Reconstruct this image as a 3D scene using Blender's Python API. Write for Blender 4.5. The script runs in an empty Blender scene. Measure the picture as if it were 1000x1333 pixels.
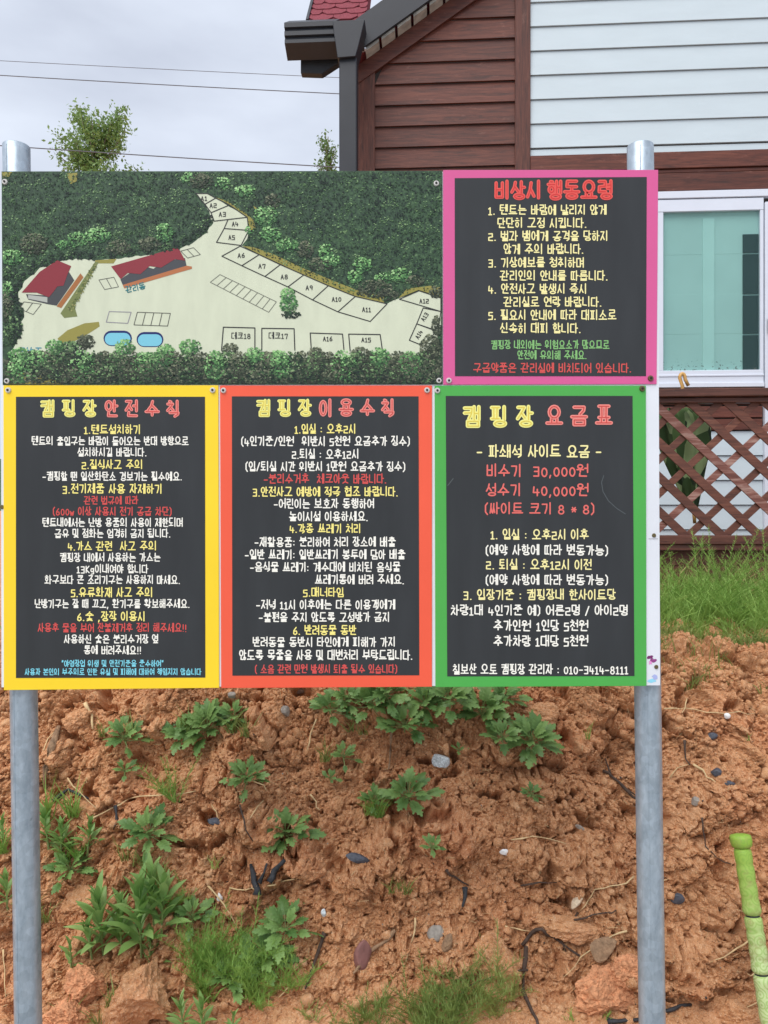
import bpy, bmesh, math, random
import numpy as np
from mathutils import Vector, Matrix, Euler, noise as mnoise

random.seed(7)
R = math.radians
scene = bpy.context.scene
COL = scene.collection

# ------------------------------------------------------------------ camera
H = 1.65                       # eye height
CY = 666.5                     # horizon row in the photograph's pixels
cam_d = bpy.data.cameras.new('camera')
cam = bpy.data.objects.new('camera', cam_d)
COL.objects.link(cam)
cam.location = (0, 0, H)
cam.rotation_euler = (R(90), 0, 0)
cam_d.sensor_fit = 'VERTICAL'
cam_d.sensor_height = 24.0
cam_d.lens = 24.0 * 1000 / 1333
cam_d.clip_start = 0.05
cam_d.clip_end = 3000
scene.camera = cam

# ------------------------------------------------------------------ world, sun, exposure
SUN_EL, SUN_AZ = 56, 212       # high, behind the camera and a little to its left
world = bpy.data.worlds.new("World")
scene.world = world
world.use_nodes = True
wn, wl = world.node_tree.nodes, world.node_tree.links
wn.clear()
w_out = wn.new('ShaderNodeOutputWorld')
w_bg = wn.new('ShaderNodeBackground')
w_bg.inputs['Strength'].default_value = 0.1
sky = wn.new('ShaderNodeTexSky')
sky.sky_type = 'NISHITA'
sky.sun_disc = False
sky.sun_elevation = R(SUN_EL)
sky.sun_rotation = R(SUN_AZ)
tc = wn.new('ShaderNodeTexCoord')
mp = wn.new('ShaderNodeMapping')
mp.inputs['Scale'].default_value = (1.6, 1.6, 4.5)
mp.inputs['Location'].default_value = (0.7, 0.2, 0.35)
nz = wn.new('ShaderNodeTexNoise')
nz.inputs['Scale'].default_value = 1.3
nz.inputs['Detail'].default_value = 6
nz.inputs['Roughness'].default_value = 0.5
cr = wn.new('ShaderNodeValToRGB')
cr.color_ramp.elements[0].position = 0.34
cr.color_ramp.elements[0].color = (4.1, 4.45, 5.3, 1)
cr.color_ramp.elements[1].position = 0.66
cr.color_ramp.elements[1].color = (6.3, 6.8, 7.7, 1)
mx = wn.new('ShaderNodeMixRGB')
mx.inputs['Fac'].default_value = 0.93
wl.new(tc.outputs['Generated'], mp.inputs['Vector'])
wl.new(mp.outputs['Vector'], nz.inputs['Vector'])
wl.new(nz.outputs['Fac'], cr.inputs['Fac'])
wl.new(sky.outputs['Color'], mx.inputs['Color1'])
wl.new(cr.outputs['Color'], mx.inputs['Color2'])
wl.new(mx.outputs['Color'], w_bg.inputs['Color'])
wl.new(w_bg.outputs['Background'], w_out.inputs['Surface'])

sd = bpy.data.lights.new('sun', 'SUN')
sd.energy = 2.1
sd.angle = R(50)
sd.color = (1.0, 0.975, 0.94)
sun = bpy.data.objects.new('sun', sd)
COL.objects.link(sun)
az = R(SUN_AZ)
sdir = Vector((math.sin(az) * math.cos(R(SUN_EL)), math.cos(az) * math.cos(R(SUN_EL)), math.sin(R(SUN_EL))))
sun.rotation_euler = sdir.to_track_quat('Z', 'Y').to_euler()
sun.location = (-3, -6, 9)

scene.view_settings.view_transform = 'Standard'
scene.view_settings.look = 'None'
scene.view_settings.exposure = 0.5
scene.view_settings.gamma = 1
scene.view_settings.use_curve_mapping = False
scene.render.engine = 'CYCLES'
scene.cycles.max_bounces = 6

# ------------------------------------------------------------------ helpers
def lin(r, g, b, k=1.0):
    def f(c):
        c /= 255.0
        return (c / 12.92 if c <= 0.04045 else ((c + 0.055) / 1.055) ** 2.4) * k
    return (f(r), f(g), f(b), 1)

def new_mat(name):
    m = bpy.data.materials.new(name)
    m.use_nodes = True
    nt = m.node_tree
    return m, nt, nt.nodes['Principled BSDF']

def flat(name, col, rough=0.5, metal=0.0, spec=0.5, var=0.0, scale=20, bump=0.0, bscale=60, stretch=(1, 1, 1), coord='Object'):
    """principled material with some noise in colour and relief"""
    m, nt, b = new_mat(name)
    b.inputs['Base Color'].default_value = col
    b.inputs['Roughness'].default_value = rough
    b.inputs['Metallic'].default_value = metal
    b.inputs['Specular IOR Level'].default_value = spec
    if var or bump:
        t = nt.nodes.new('ShaderNodeTexCoord')
        mpn = nt.nodes.new('ShaderNodeMapping')
        mpn.inputs['Scale'].default_value = stretch
        nt.links.new(t.outputs[coord], mpn.inputs['Vector'])
    if var:
        n = nt.nodes.new('ShaderNodeTexNoise')
        n.inputs['Scale'].default_value = scale
        n.inputs['Detail'].default_value = 5
        nt.links.new(mpn.outputs['Vector'], n.inputs['Vector'])
        c = nt.nodes.new('ShaderNodeValToRGB')
        c.color_ramp.elements[0].position = 0.3
        c.color_ramp.elements[1].position = 0.7
        c.color_ramp.elements[0].color = tuple(v * (1 - var) for v in col[:3]) + (1,)
        c.color_ramp.elements[1].color = tuple(min(1, v * (1 + var)) for v in col[:3]) + (1,)
        nt.links.new(n.outputs['Fac'], c.inputs['Fac'])
        nt.links.new(c.outputs['Color'], b.inputs['Base Color'])
    if bump:
        n2 = nt.nodes.new('ShaderNodeTexNoise')
        n2.inputs['Scale'].default_value = bscale
        n2.inputs['Detail'].default_value = 6
        nt.links.new(mpn.outputs['Vector'], n2.inputs['Vector'])
        bp = nt.nodes.new('ShaderNodeBump')
        bp.inputs['Strength'].default_value = bump
        bp.inputs['Distance'].default_value = 0.01
        nt.links.new(n2.outputs['Fac'], bp.inputs['Height'])
        nt.links.new(bp.outputs['Normal'], b.inputs['Normal'])
    return m

def link(name, me, mat=None, parent=None, loc=None):
    o = bpy.data.objects.new(name, me)
    COL.objects.link(o)
    if mat is not None and len(me.materials) == 0:
        me.materials.append(mat)
    if parent is not None:
        o.parent = parent
    if loc is not None:
        o.location = loc
    return o

def mesh_from(name, verts, faces, smooth=False):
    me = bpy.data.meshes.new(name)
    me.from_pydata([tuple(v) for v in verts], [], faces)
    if smooth:
        me.polygons.foreach_set('use_smooth', [True] * len(me.polygons))
    me.update()
    return me

def tag(o, label, cat, group=None):
    o['label'] = label
    o['category'] = cat
    if group:
        o['group'] = group
    return o

def thing(name, loc, label, cat, group=None, rot=(0, 0, 0)):
    o = bpy.data.objects.new(name, None)
    COL.objects.link(o)
    o.location = loc
    o.rotation_euler = rot
    o.empty_display_size = 0.1
    return tag(o, label, cat, group)

class MB:
    """collects simple shapes into one mesh"""
    def __init__(s):
        s.v, s.f = [], []
    def add(s, vs, fs):
        n = len(s.v)
        s.v += [tuple(v) for v in vs]
        s.f += [tuple(i + n for i in f) for f in fs]
    def box(s, x0, x1, y0, y1, z0, z1):
        s.add([(x0, y0, z0), (x1, y0, z0), (x1, y1, z0), (x0, y1, z0), (x0, y0, z1), (x1, y0, z1), (x1, y1, z1), (x0, y1, z1)],
              [(0, 3, 2, 1), (4, 5, 6, 7), (0, 1, 5, 4), (1, 2, 6, 5), (2, 3, 7, 6), (3, 0, 4, 7)])
    def prism(s, poly, y0, y1):
        """polygon of (x, z), extruded from y0 (front) to y1"""
        n = len(poly)
        s.add([(p[0], y0, p[1]) for p in poly] + [(p[0], y1, p[1]) for p in poly],
              [tuple(range(n)), tuple(range(2 * n - 1, n - 1, -1))] + [((i + 1) % n, i, i + n, (i + 1) % n + n) for i in range(n)])
    def profile(s, prof, x0, x1):
        """polygon of (y, z) extruded along x"""
        n = len(prof)
        s.add([(x0, p[0], p[1]) for p in prof] + [(x1, p[0], p[1]) for p in prof],
              [tuple(range(n)), tuple(range(2 * n - 1, n - 1, -1))] + [((i + 1) % n, i, i + n, (i + 1) % n + n) for i in range(n)])
    def tube(s, pts, rad, seg=8, caps=True):
        pts = [Vector(p) for p in pts]
        if not hasattr(rad, '__len__'):
            rad = [rad] * len(pts)
        vs, fs = [], []
        up = Vector((0.13, 0.31, 0.94))
        for i, p in enumerate(pts):
            d = (pts[min(i + 1, len(pts) - 1)] - pts[max(i - 1, 0)]).normalized()
            a = d.cross(up)
            if a.length < 1e-3:
                a = d.cross(Vector((1, 0, 0)))
            a.normalize()
            b = d.cross(a)
            for k in range(seg):
                t = 2 * math.pi * k / seg
                vs.append(p + (a * math.cos(t) + b * math.sin(t)) * rad[i])
        for i in range(len(pts) - 1):
            for k in range(seg):
                fs.append((i * seg + k, i * seg + (k + 1) % seg, (i + 1) * seg + (k + 1) % seg, (i + 1) * seg + k))
        if caps:
            fs.append(tuple(range(seg - 1, -1, -1)))
            fs.append(tuple((len(pts) - 1) * seg + k for k in range(seg)))
        s.add(vs, fs)
    def build(s, name, mat, parent=None, smooth=False, bevel=0.0, loc=None):
        me = mesh_from(name, s.v, s.f, smooth)
        bm = bmesh.new()
        bm.from_mesh(me)
        if bevel:
            ed = [e for e in bm.edges if len(e.link_faces) == 2 and e.calc_face_angle(0) > 0.5]
            bmesh.ops.bevel(bm, geom=ed, offset=bevel, segments=1, affect='EDGES')
        bmesh.ops.recalc_face_normals(bm, faces=bm.faces)
        bm.to_mesh(me)
        bm.free()
        return link(name, me, mat, parent, loc)

# ------------------------------------------------------------------ noise in numpy
_rng = np.random.RandomState(5)
_perm = _rng.permutation(512)
_grad = np.stack([np.cos(np.linspace(0, 2 * np.pi, 64, endpoint=False)), np.sin(np.linspace(0, 2 * np.pi, 64, endpoint=False))], 1)
_rv = _rng.rand(512, 3)

def _hash(ix, iy):
    return _perm[(_perm[ix & 511] + iy) & 511]

def perlin(x, y):
    ix, iy = np.floor(x).astype(np.int64), np.floor(y).astype(np.int64)
    fx, fy = x - ix, y - iy
    u, v = fx * fx * fx * (fx * (fx * 6 - 15) + 10), fy * fy * fy * (fy * (fy * 6 - 15) + 10)
    def g(dx, dy):
        gr = _grad[_hash(ix + dx, iy + dy) & 63]
        return gr[..., 0] * (fx - dx) + gr[..., 1] * (fy - dy)
    a = g(0, 0) * (1 - u) + g(1, 0) * u
    b = g(0, 1) * (1 - u) + g(1, 1) * u
    return (a * (1 - v) + b * v) * 1.5

def fbm(x, y, o=4, gain=0.5):
    s, a, f = 0, 1.0, 1.0
    for i in range(o):
        s = s + a * perlin(x * f + 17.3 * i, y * f - 9.1 * i)
        a *= gain
        f *= 2.03
    return s

def worley(x, y):
    ix, iy = np.floor(x).astype(np.int64), np.floor(y).astype(np.int64)
    best = np.full(x.shape, 9.0)
    sec = np.full(x.shape, 9.0)
    val = np.zeros(x.shape)
    for dx in (-1, 0, 1):
        for dy in (-1, 0, 1):
            h = _hash(ix + dx, iy + dy)
            d = np.hypot(ix + dx + _rv[h, 0] - x, iy + dy + _rv[h, 1] - y)
            c = d < best
            sec = np.where(c, best, np.minimum(sec, d))
            val = np.where(c, _rv[h, 2], val)
            best = np.where(c, d, best)
    return best, sec, val

# ------------------------------------------------------------------ the ground with the cut earth bank (one sheet)
prof = [(-40, 0.0), (2.0, 0.0), (2.48, 0.0), (2.56, 0.05), (3.12, 0.92), (3.24, 1.03), (3.5, 1.075), (4.6, 1.13), (8, 1.15), (14, 1.2), (400, 3.0)]
pl = np.array(prof, float)
seglen = np.hypot(np.diff(pl[:, 0]), np.diff(pl[:, 1]))
T = np.concatenate([[0], np.cumsum(seglen)])
T0 = T[2]                                   # foot of the bank
def prof_at(t):
    # smoothed by averaging neighbours
    yy, zz = 0, 0
    ws = 0
    for k in np.linspace(-0.09, 0.09, 9):
        yy = yy + np.interp(t + k, T, pl[:, 0])
        zz = zz + np.interp(t + k, T, pl[:, 1])
        ws += 1
    return yy / ws, zz / ws
DS = 0.0034
t_core = np.arange(T0 - 0.22, T[5] + 0.22, DS)
t_front = np.concatenate([[0, 20, 30, 36, 38, 39], np.linspace(39.5, T0 - 0.23, 90)])
t_back = np.concatenate([np.linspace(t_core[-1] + 0.01, T[7], 90), np.linspace(T[7] + 0.05, T[8], 40), np.linspace(T[8] + 0.3, T[9], 20), np.linspace(T[9] + 2, T[-1], 30)])
ts = np.concatenate([t_front, t_core, t_back])
x_core = np.arange(-1.72, 1.78, DS)
x_l = -1.73 - np.concatenate([np.geomspace(0.004, 200, 60)])[::-1]
x_r = 1.785 + np.geomspace(0.004, 200, 60)
xs = np.concatenate([x_l, x_core, x_r])
TT, XX = np.meshgrid(ts, xs, indexing='ij')
PY, PZ = prof_at(ts)
e = 0.02
y1_, z1_ = prof_at(ts + e)
y0_, z0_ = prof_at(ts - e)
ty, tz = (y1_ - y0_), (z1_ - z0_)
tl = np.hypot(ty, tz) + 1e-9
ty, tz = ty / tl, tz / tl
ny, nz_ = -tz, ty                            # outward normal of the profile
def ss(a, b, x):
    q = np.clip((x - a) / (b - a), 0, 1)
    return q * q * (3 - 2 * q)
slope_m = ss(T0 - 0.05, T0 + 0.2, TT) * (1 - ss(T[5] + 0.0, T[5] + 0.9, TT))
flat_m = 0.16
amp = flat_m + (1 - flat_m) * slope_m
far_fade = 1 - ss(3, 12, np.abs(XX)) * 0.6
U, V = XX, TT - T0
wx = U + 0.014 * fbm(U * 7, V * 7, 2) + 0.003 * perlin(U * 40, V * 40)
wy = V + 0.014 * fbm(U * 7 + 50, V * 7 + 20, 2) + 0.003 * perlin(U * 40 + 9, V * 40 + 5)
big = 0.055 * fbm(U * 2.6, V * 2.6 + 3, 3)
d1, s1, v1 = worley(wx * 8.5, wy * 8.5)
m1 = ss(-0.15, 0.5, perlin(U * 3.1 + 8, V * 3.1))
clod1 = 0.056 * m1 * np.sqrt(np.clip(1 - (d1 * 1.25) ** 2, 0, 1)) * (0.35 + v1)
d2, s2, v2 = worley(wx * 22, wy * 22)
m2 = ss(-0.35, 0.25, perlin(U * 6.3 + 80, V * 6.3))
clod2 = 0.024 * m2 * np.sqrt(np.clip(1 - (d2 * 1.3) ** 2, 0, 1)) * (0.15 + 1.1 * v2)
d3, s3, v3 = worley(wx * 55 + 7, wy * 55)
clod3 = 0.0095 * np.sqrt(np.clip(1 - (d3 * 1.35) ** 2, 0, 1)) * (0.15 + v3)
d4, s4, v4 = worley(wx * 120 + 3, wy * 120)
clod4 = 0.0052 * np.sqrt(np.clip(1 - (d4 * 1.3) ** 2, 0, 1)) * (v4 > 0.35)
pits = -0.050 * ss(0.26, 0.60, perlin(wx * 13 + 4, wy * 17 + 90)) * ss(-0.2, 0.3, perlin(U * 2.2, V * 2.2 + 60))
pits2 = -0.020 * ss(0.46, 0.70, perlin(wx * 38 + 44, wy * 46))
crack = -0.020 * ss(0.07, 0.0, np.abs(perlin(wx * 5 + 21, wy * 7))) * m1
fine = 0.0022 * fbm(U * 85, V * 85, 3, 0.65) + 0.0018 * _rng.rand(*U.shape) - 0.014 * ss(0.50, 0.72, perlin(U * 55 + 31, V * 60 + 12)) * ss(-.1, .4, perlin(U * 5 + 3, V * 5 + 41))
bump = clod1 + clod2 + clod3 + clod4 + pits + pits2 + crack + fine
bump = bump * 1.45
disp = (big * slope_m + bump * amp) * far_fade
# lumps sag a little down the slope, which undercuts their lower sides
sag = -(1.1 * (clod1 + clod2) + 0.6 * clod3) * slope_m * far_fade
XG = XX + 0.004 * perlin(U * 60, V * 60 + 3) * amp
YG = PY[:, None] + ny[:, None] * disp + ty[:, None] * sag
ZG = PZ[:, None] + nz_[:, None] * disp + tz[:, None] * sag
nr, nc = XX.shape
co = np.stack([XG, YG, ZG], -1).reshape(-1, 3).astype(np.float32)
idx = np.arange(nr * nc).reshape(nr, nc)
quads = np.stack([idx[:-1, :-1], idx[:-1, 1:], idx[1:, 1:], idx[1:, :-1]], -1).reshape(-1, 4)
gme = bpy.data.meshes.new('ground')
gme.vertices.add(len(co))
gme.vertices.foreach_set('co', co.ravel())
gme.loops.add(quads.size)
gme.loops.foreach_set('vertex_index', quads.ravel().astype(np.int32))
gme.polygons.add(len(quads))
gme.polygons.foreach_set('loop_start', np.arange(0, quads.size, 4, dtype=np.int32))
gme.polygons.foreach_set('loop_total', np.full(len(quads), 4, dtype=np.int32))
gme.polygons.foreach_set('use_smooth', np.zeros(len(quads), dtype=bool))
gme.update(calc_edges=True)

def soil_material(name='red earth', yard=True):
    m, nt, b = new_mat(name)
    N, L = nt.nodes, nt.links
    t = N.new('ShaderNodeTexCoord')
    def noise(scale, detail=5, rough=0.55):
        n = N.new('ShaderNodeTexNoise')
        n.inputs['Scale'].default_value = scale
        n.inputs['Detail'].default_value = detail
        n.inputs['Roughness'].default_value = rough
        L.new(t.outputs['Object'], n.inputs['Vector'])
        return n
    def ramp(n, stops, out='Fac'):
        c = N.new('ShaderNodeValToRGB')
        els = c.color_ramp.elements
        els[0].position, els[0].color = stops[0]
        els[1].position, els[1].color = stops[-1]
        for p, q in stops[1:-1]:
            x = els.new(p)
            x.color = q
        L.new(n.outputs[out], c.inputs['Fac'])
        return c
    def mix(a, bb, fac):
        x = N.new('ShaderNodeMixRGB')
        L.new(a, x.inputs['Color1'])
        if isinstance(bb, tuple):
            x.inputs['Color2'].default_value = bb
        else:
            L.new(bb, x.inputs['Color2'])
        L.new(fac, x.inputs['Fac'])
        return x.outputs['Color']
    c1 = ramp(noise(5, 7, 0.65), [(0.30, lin(146, 96, 64)), (0.43, lin(198, 142, 98)), (0.58, lin(218, 162, 116)), (0.72, lin(236, 192, 150))])
    c2 = ramp(noise(60, 6, 0.7), [(0.28, lin(124, 80, 54)), (0.46, lin(210, 152, 106)), (0.7, lin(242, 198, 156))])
    n0 = N.new('ShaderNodeMixRGB')
    n0.inputs['Fac'].default_value = 0.5
    L.new(c1.outputs['Color'], n0.inputs['Color1'])
    L.new(c2.outputs['Color'], n0.inputs['Color2'])
    red = ramp(noise(3.3, 4, 0.5), [(0.52, (0, 0, 0, 1)), (0.68, (0.45, 0.45, 0.45, 1))])
    col = mix(n0.outputs['Color'], lin(208, 138, 96), red.outputs['Color'])
    grit = ramp(noise(300, 2, 0.5), [(0.58, (0, 0, 0, 1)), (0.68, (0.75, 0.75, 0.75, 1))])
    col = mix(col, lin(240, 210, 176), grit.outputs['Color'])
    dk = ramp(noise(170, 3, 0.6), [(0.30, (0.75, 0.75, 0.75, 1)), (0.38, (0, 0, 0, 1))])
    col = mix(col, lin(78, 52, 38), dk.outputs['Color'])
    # crushed-stone yard in front of the bank, unseen, pale grey to neutralise bounced light
    sep = N.new('ShaderNodeSeparateXYZ'); L.new(t.outputs['Object'], sep.inputs[0])
    jn = N.new('ShaderNodeMath'); jn.operation = 'MULTIPLY_ADD'; jn.inputs[1].default_value = 0.25
    L.new(noise(9).outputs['Fac'], jn.inputs[0]); L.new(sep.outputs['Y'], jn.inputs[2])
    lt = N.new('ShaderNodeMath'); lt.operation = 'LESS_THAN'; lt.inputs[1].default_value = 2.30
    L.new(jn.outputs[0], lt.inputs[0])
    gv = N.new('ShaderNodeTexVoronoi'); gv.inputs['Scale'].default_value = 55
    L.new(t.outputs['Object'], gv.inputs['Vector'])
    gr = ramp(gv, [(0.0, lin(120, 120, 118)), (0.5, lin(168, 166, 160)), (1.0, lin(206, 204, 198))], 'Color')
    if yard:
        col = mix(col, gr.outputs['Color'], lt.outputs[0])
    L.new(col, b.inputs['Base Color'])
    b.inputs['Roughness'].default_value = 0.95
    b.inputs['Specular IOR Level'].default_value = 0.15
    bp = N.new('ShaderNodeBump')
    bp.inputs['Strength'].default_value = 0.9
    bp.inputs['Distance'].default_value = 0.009
    L.new(noise(150, 9, 0.75).outputs['Fac'], bp.inputs['Height'])
    L.new(bp.outputs['Normal'], b.inputs['Normal'])
    return m
M_ground = soil_material()
M_soil = soil_material('loose red earth', False)
ground = link('ground', gme, M_ground)
ground['kind'] = 'structure'

# projection of the dense ground, to set things down on it
rows = slice(len(t_front) - 10, len(t_front) + len(t_core) + 90)
gsub = np.stack([XG, YG, ZG], -1)[rows]
g_px = 500 + gsub[..., 0] / gsub[..., 1] * 1000
g_py = CY - (gsub[..., 2] - H) / gsub[..., 1] * 1000
SLOPE_N = Vector((0, -0.84, 0.54))
def on_bank(px, py, lift=0.0):
    d = (g_px - px) ** 2 + (g_py - py) ** 2
    near = d < 9
    if near.any():
        yy = np.where(near, gsub[..., 1], 1e9)
        k = np.unravel_index(np.argmin(yy), yy.shape)
    else:
        k = np.unravel_index(np.argmin(d), d.shape)
    return Vector([float(q) for q in gsub[k]]) + SLOPE_N * lift
def px_m(p):
    return p.y / 1000.0
def ground_z(x, y):
    """height of the bench above the bank"""
    t = np.interp(y, pl[:, 0], T)
    i = int(np.argmin(np.abs(ts - t)))
    j = int(np.argmin(np.abs(xs - x)))
    return float(ZG[i, j])

# ------------------------------------------------------------------ the house (its own frame, turned 3.6 degrees)
YW, TH = 6.4, R(-3.6)
cT, sT = math.cos(TH), math.sin(TH)
def hp(px, py, yl=0.0):
    a = (px - 500) / 1000.0
    X = (a * (YW + yl * cT) + yl * sT) / (cT - a * sT)
    d = YW + X * sT + yl * cT
    return X, H - (py - CY) / 1000.0 * d

def wood_mat(name, base, dark, light, scuff=0.25, axis='x'):
    m, nt, b = new_mat(name)
    N, L = nt.nodes, nt.links
    t = N.new('ShaderNodeTexCoord')
    oi = N.new('ShaderNodeObjectInfo')
    ad = N.new('ShaderNodeVectorMath')
    ad.operation = 'ADD'
    L.new(t.outputs['Object'], ad.inputs[0])
    cx = N.new('ShaderNodeCombineXYZ')
    ml = N.new('ShaderNodeMath')
    ml.operation = 'MULTIPLY'
    ml.inputs[1].default_value = 37
    L.new(oi.outputs['Random'], ml.inputs[0])
    L.new(ml.outputs[0], cx.inputs['X'])
    L.new(ml.outputs[0], cx.inputs['Z'])
    L.new(cx.outputs[0], ad.inputs[1])
    mpp = N.new('ShaderNodeMapping')
    mpp.inputs['Scale'].default_value = {'x': (1, 9, 13), 'z': (13, 9, 1)}[axis]
    L.new(ad.outputs[0], mpp.inputs['Vector'])
    n = N.new('ShaderNodeTexNoise')
    n.inputs['Scale'].default_value = 4
    n.inputs['Detail'].default_value = 8
    n.inputs['Roughness'].default_value = 0.65
    n.inputs['Distortion'].default_value = 0.8
    L.new(mpp.outputs[0], n.inputs['Vector'])
    c = N.new('ShaderNodeValToRGB')
    c.color_ramp.elements[0].position, c.color_ramp.elements[0].color = 0.3, dark
    c.color_ramp.elements[1].position, c.color_ramp.elements[1].color = 0.72, light
    x = c.color_ramp.elements.new(0.5)
    x.color = base
    L.new(n.outputs['Fac'], c.inputs['Fac'])
    # worn patches and knots where the stain has come off
    mp2 = N.new('ShaderNodeMapping')
    mp2.inputs['Scale'].default_value = {'x': (2.2, 3, 7), 'z': (7, 3, 2.2)}[axis]
    L.new(ad.outputs[0], mp2.inputs['Vector'])
    n2 = N.new('ShaderNodeTexNoise')
    n2.inputs['Scale'].default_value = 2.4
    n2.inputs['Detail'].default_value = 8
    n2.inputs['Roughness'].default_value = 0.75
    L.new(mp2.outputs[0], n2.inputs['Vector'])
    c2 = N.new('ShaderNodeValToRGB')
    c2.color_ramp.elements[0].position, c2.color_ramp.elements[0].color = 0.60, (0, 0, 0, 1)
    c2.color_ramp.elements[1].position, c2.color_ramp.elements[1].color = 0.78, (scuff * 2, scuff * 2, scuff * 2, 1)
    L.new(n2.outputs['Fac'], c2.inputs['Fac'])
    mxx = N.new('ShaderNodeMixRGB')
    L.new(c2.outputs['Color'], mxx.inputs['Fac'])
    L.new(c.outputs['Color'], mxx.inputs['Color1'])
    mxx.inputs['Color2'].default_value = lin(176, 128, 112)
    hs = N.new('ShaderNodeHueSaturation')
    mr = N.new('ShaderNodeMapRange')
    mr.inputs['To Min'].default_value = 0.86
    mr.inputs['To Max'].default_value = 1.16
    L.new(oi.outputs['Random'], mr.inputs['Value'])
    L.new(mr.outputs[0], hs.inputs['Value'])
    L.new(mxx.outputs['Color'], hs.inputs['Color'])
    L.new(hs.outputs['Color'], b.inputs['Base Color'])
    b.inputs['Roughness'].default_value = 0.6
    bp = N.new('ShaderNodeBump')
    bp.inputs['Strength'].default_value = 0.35
    bp.inputs['Distance'].default_value = 0.004
    L.new(n.outputs['Fac'], bp.inputs['Height'])
    L.new(bp.outputs['Normal'], b.inputs['Normal'])
    return m
M_wood = wood_mat('brown stained boards', lin(92, 46, 33), lin(60, 30, 22), lin(116, 64, 47))
M_woodv = wood_mat('brown stained uprights', lin(94, 50, 37), lin(62, 33, 25), lin(118, 68, 52), axis='z')
M_rail = wood_mat('dark brown rail', lin(88, 50, 38), lin(54, 30, 24), lin(112, 68, 54), 0.2)
M_siding = flat('white vinyl siding', lin(196, 207, 212), 0.42, var=0.03, scale=2.5, stretch=(1, 1, 4), bump=0.06, bscale=18)
M_dark = flat('charcoal metal', lin(38, 40, 46), 0.45, metal=0.0, var=0.12, scale=6)
M_dark2 = flat('dark grey soffit', lin(48, 50, 54), 0.7, var=0.15, scale=10, bump=0.2)
M_frame = flat('white window frame', lin(218, 222, 232), 0.35, var=0.02, scale=8)
M_body = flat('wall sheathing', lin(70, 62, 58), 0.9)
M_soff = flat('weathered soffit wood', lin(178, 175, 166), 0.8, var=0.25, scale=14, bump=0.3)
M_shingle = flat('red roof shingle', lin(132, 56, 66), 0.9, var=0.3, scale=70, bump=0.6, bscale=160)

house = thing('house', (0, YW, 0), 'house with brown wood and white siding gable and dark gutter behind the notice boards', 'house', rot=(0, 0, TH))

# wooden planks of the gable, cut along the rake
XL = hp(467, 150)[0]
XI = hp(488.5, 150)[0]
XR0, XR1 = hp(670, 150)[0], hp(690, 150)[0]
X_END = 6.2
OV = 0.17
fa = hp(475, 62, -OV)
MR = 0.675                                          # rake slope
def rake(x, dz=0.0):
    return fa[1] + (x - fa[0]) * MR + dz
X_RIDGE = 3.2
pitch = 0.1745
z_first = hp(488.5, 221.5)[1]
def plank(z0, z1, x0a, x0b, x1a, x1b, mat, name, lip=0.020, top=0.004):
    """bottom edge proud, top tucked in; x0a/x1a at the bottom, x0b/x1b at the top"""
    m = MB()
    vs = [(x0a, -lip, z0), (x1a, -lip, z0), (x1b, -top, z1), (x0b, -top, z1),
          (x0a, -0.001, z0), (x1a, -0.001, z0), (x1b, -0.001, z1), (x0b, -0.001, z1)]
    m.add(vs, [(0, 1, 2, 3), (4, 7, 6, 5), (0, 4, 5, 1), (1, 5, 6, 2), (2, 6, 7, 3), (3, 7, 4, 0)])
    return m.build(name, mat, house, bevel=0.0)
RT0 = -0.02                                         # rake trim top, below the rake line
RTW = 0.17
k = -6
while True:
    z0 = z_first + k * pitch + 0.004
    z1 = z_first + (k + 1) * pitch - 0.004
    if z0 > 7.2:
        break
    lo = lambda z: max(XI, fa[0] + (z - fa[1] + RTW - 0.02) / MR)
    xa, xb = lo(z0), lo(z1)
    if xa < XR0 - 0.02:
        xb = min(xb, XR0 - 0.015)
        plank(z0, z1, xa, xb, XR0 + 0.003, XR0 + 0.003, M_wood, 'wood_plank', 0.022, 0.004)
    k += 1
# uprights
m = MB(); m.box(XL, XI, -0.035, 0.03, 1.15, rake(XL) - 0.03); m.build('corner_board', M_woodv, house, bevel=0.003)
m = MB(); m.box(XR0, XR1, -0.038, 0.0, 2.2, rake(XR0) - 0.14); m.build('trim_board', M_woodv, house, bevel=0.003)
m = MB(); m.box(XL - 0.028, XL - 0.002, -0.015, 0.05, 1.15, rake(XL) - 0.08); m.build('corner_strip', flat('pale strip', lin(176, 168, 160), 0.6), house)
# rake trim
x0, x1 = XL, X_RIDGE
m = MB()
m.prism([(x0, rake(x0) - RTW), (x1, rake(x1) - RTW), (x1, rake(x1) + RT0), (x0, rake(x0) + RT0)], -0.043, -0.002)
m.build('rake_trim', M_wood, house)
m = MB()
xe = X_END
m.prism([(X_RIDGE + .001, rake(X_RIDGE) - RTW), (xe, rake(2 * X_RIDGE - xe) - RTW), (xe, rake(2 * X_RIDGE - xe) + RT0), (X_RIDGE + .001, rake(X_RIDGE) + RT0)], -0.043, -0.002)
m.build('rake_trim', M_wood, house)
# sheathing: gable polygon behind the boards
m = MB()
m.prism([(XL + 0.004, 0.9), (X_END, 0.9), (X_END, rake(XL) - 0.05), (X_RIDGE, rake(X_RIDGE) - 0.02), (XL + 0.004, rake(XL) - 0.03)], 0.0, 5.0)
m.build('wall', M_body, house)
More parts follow.
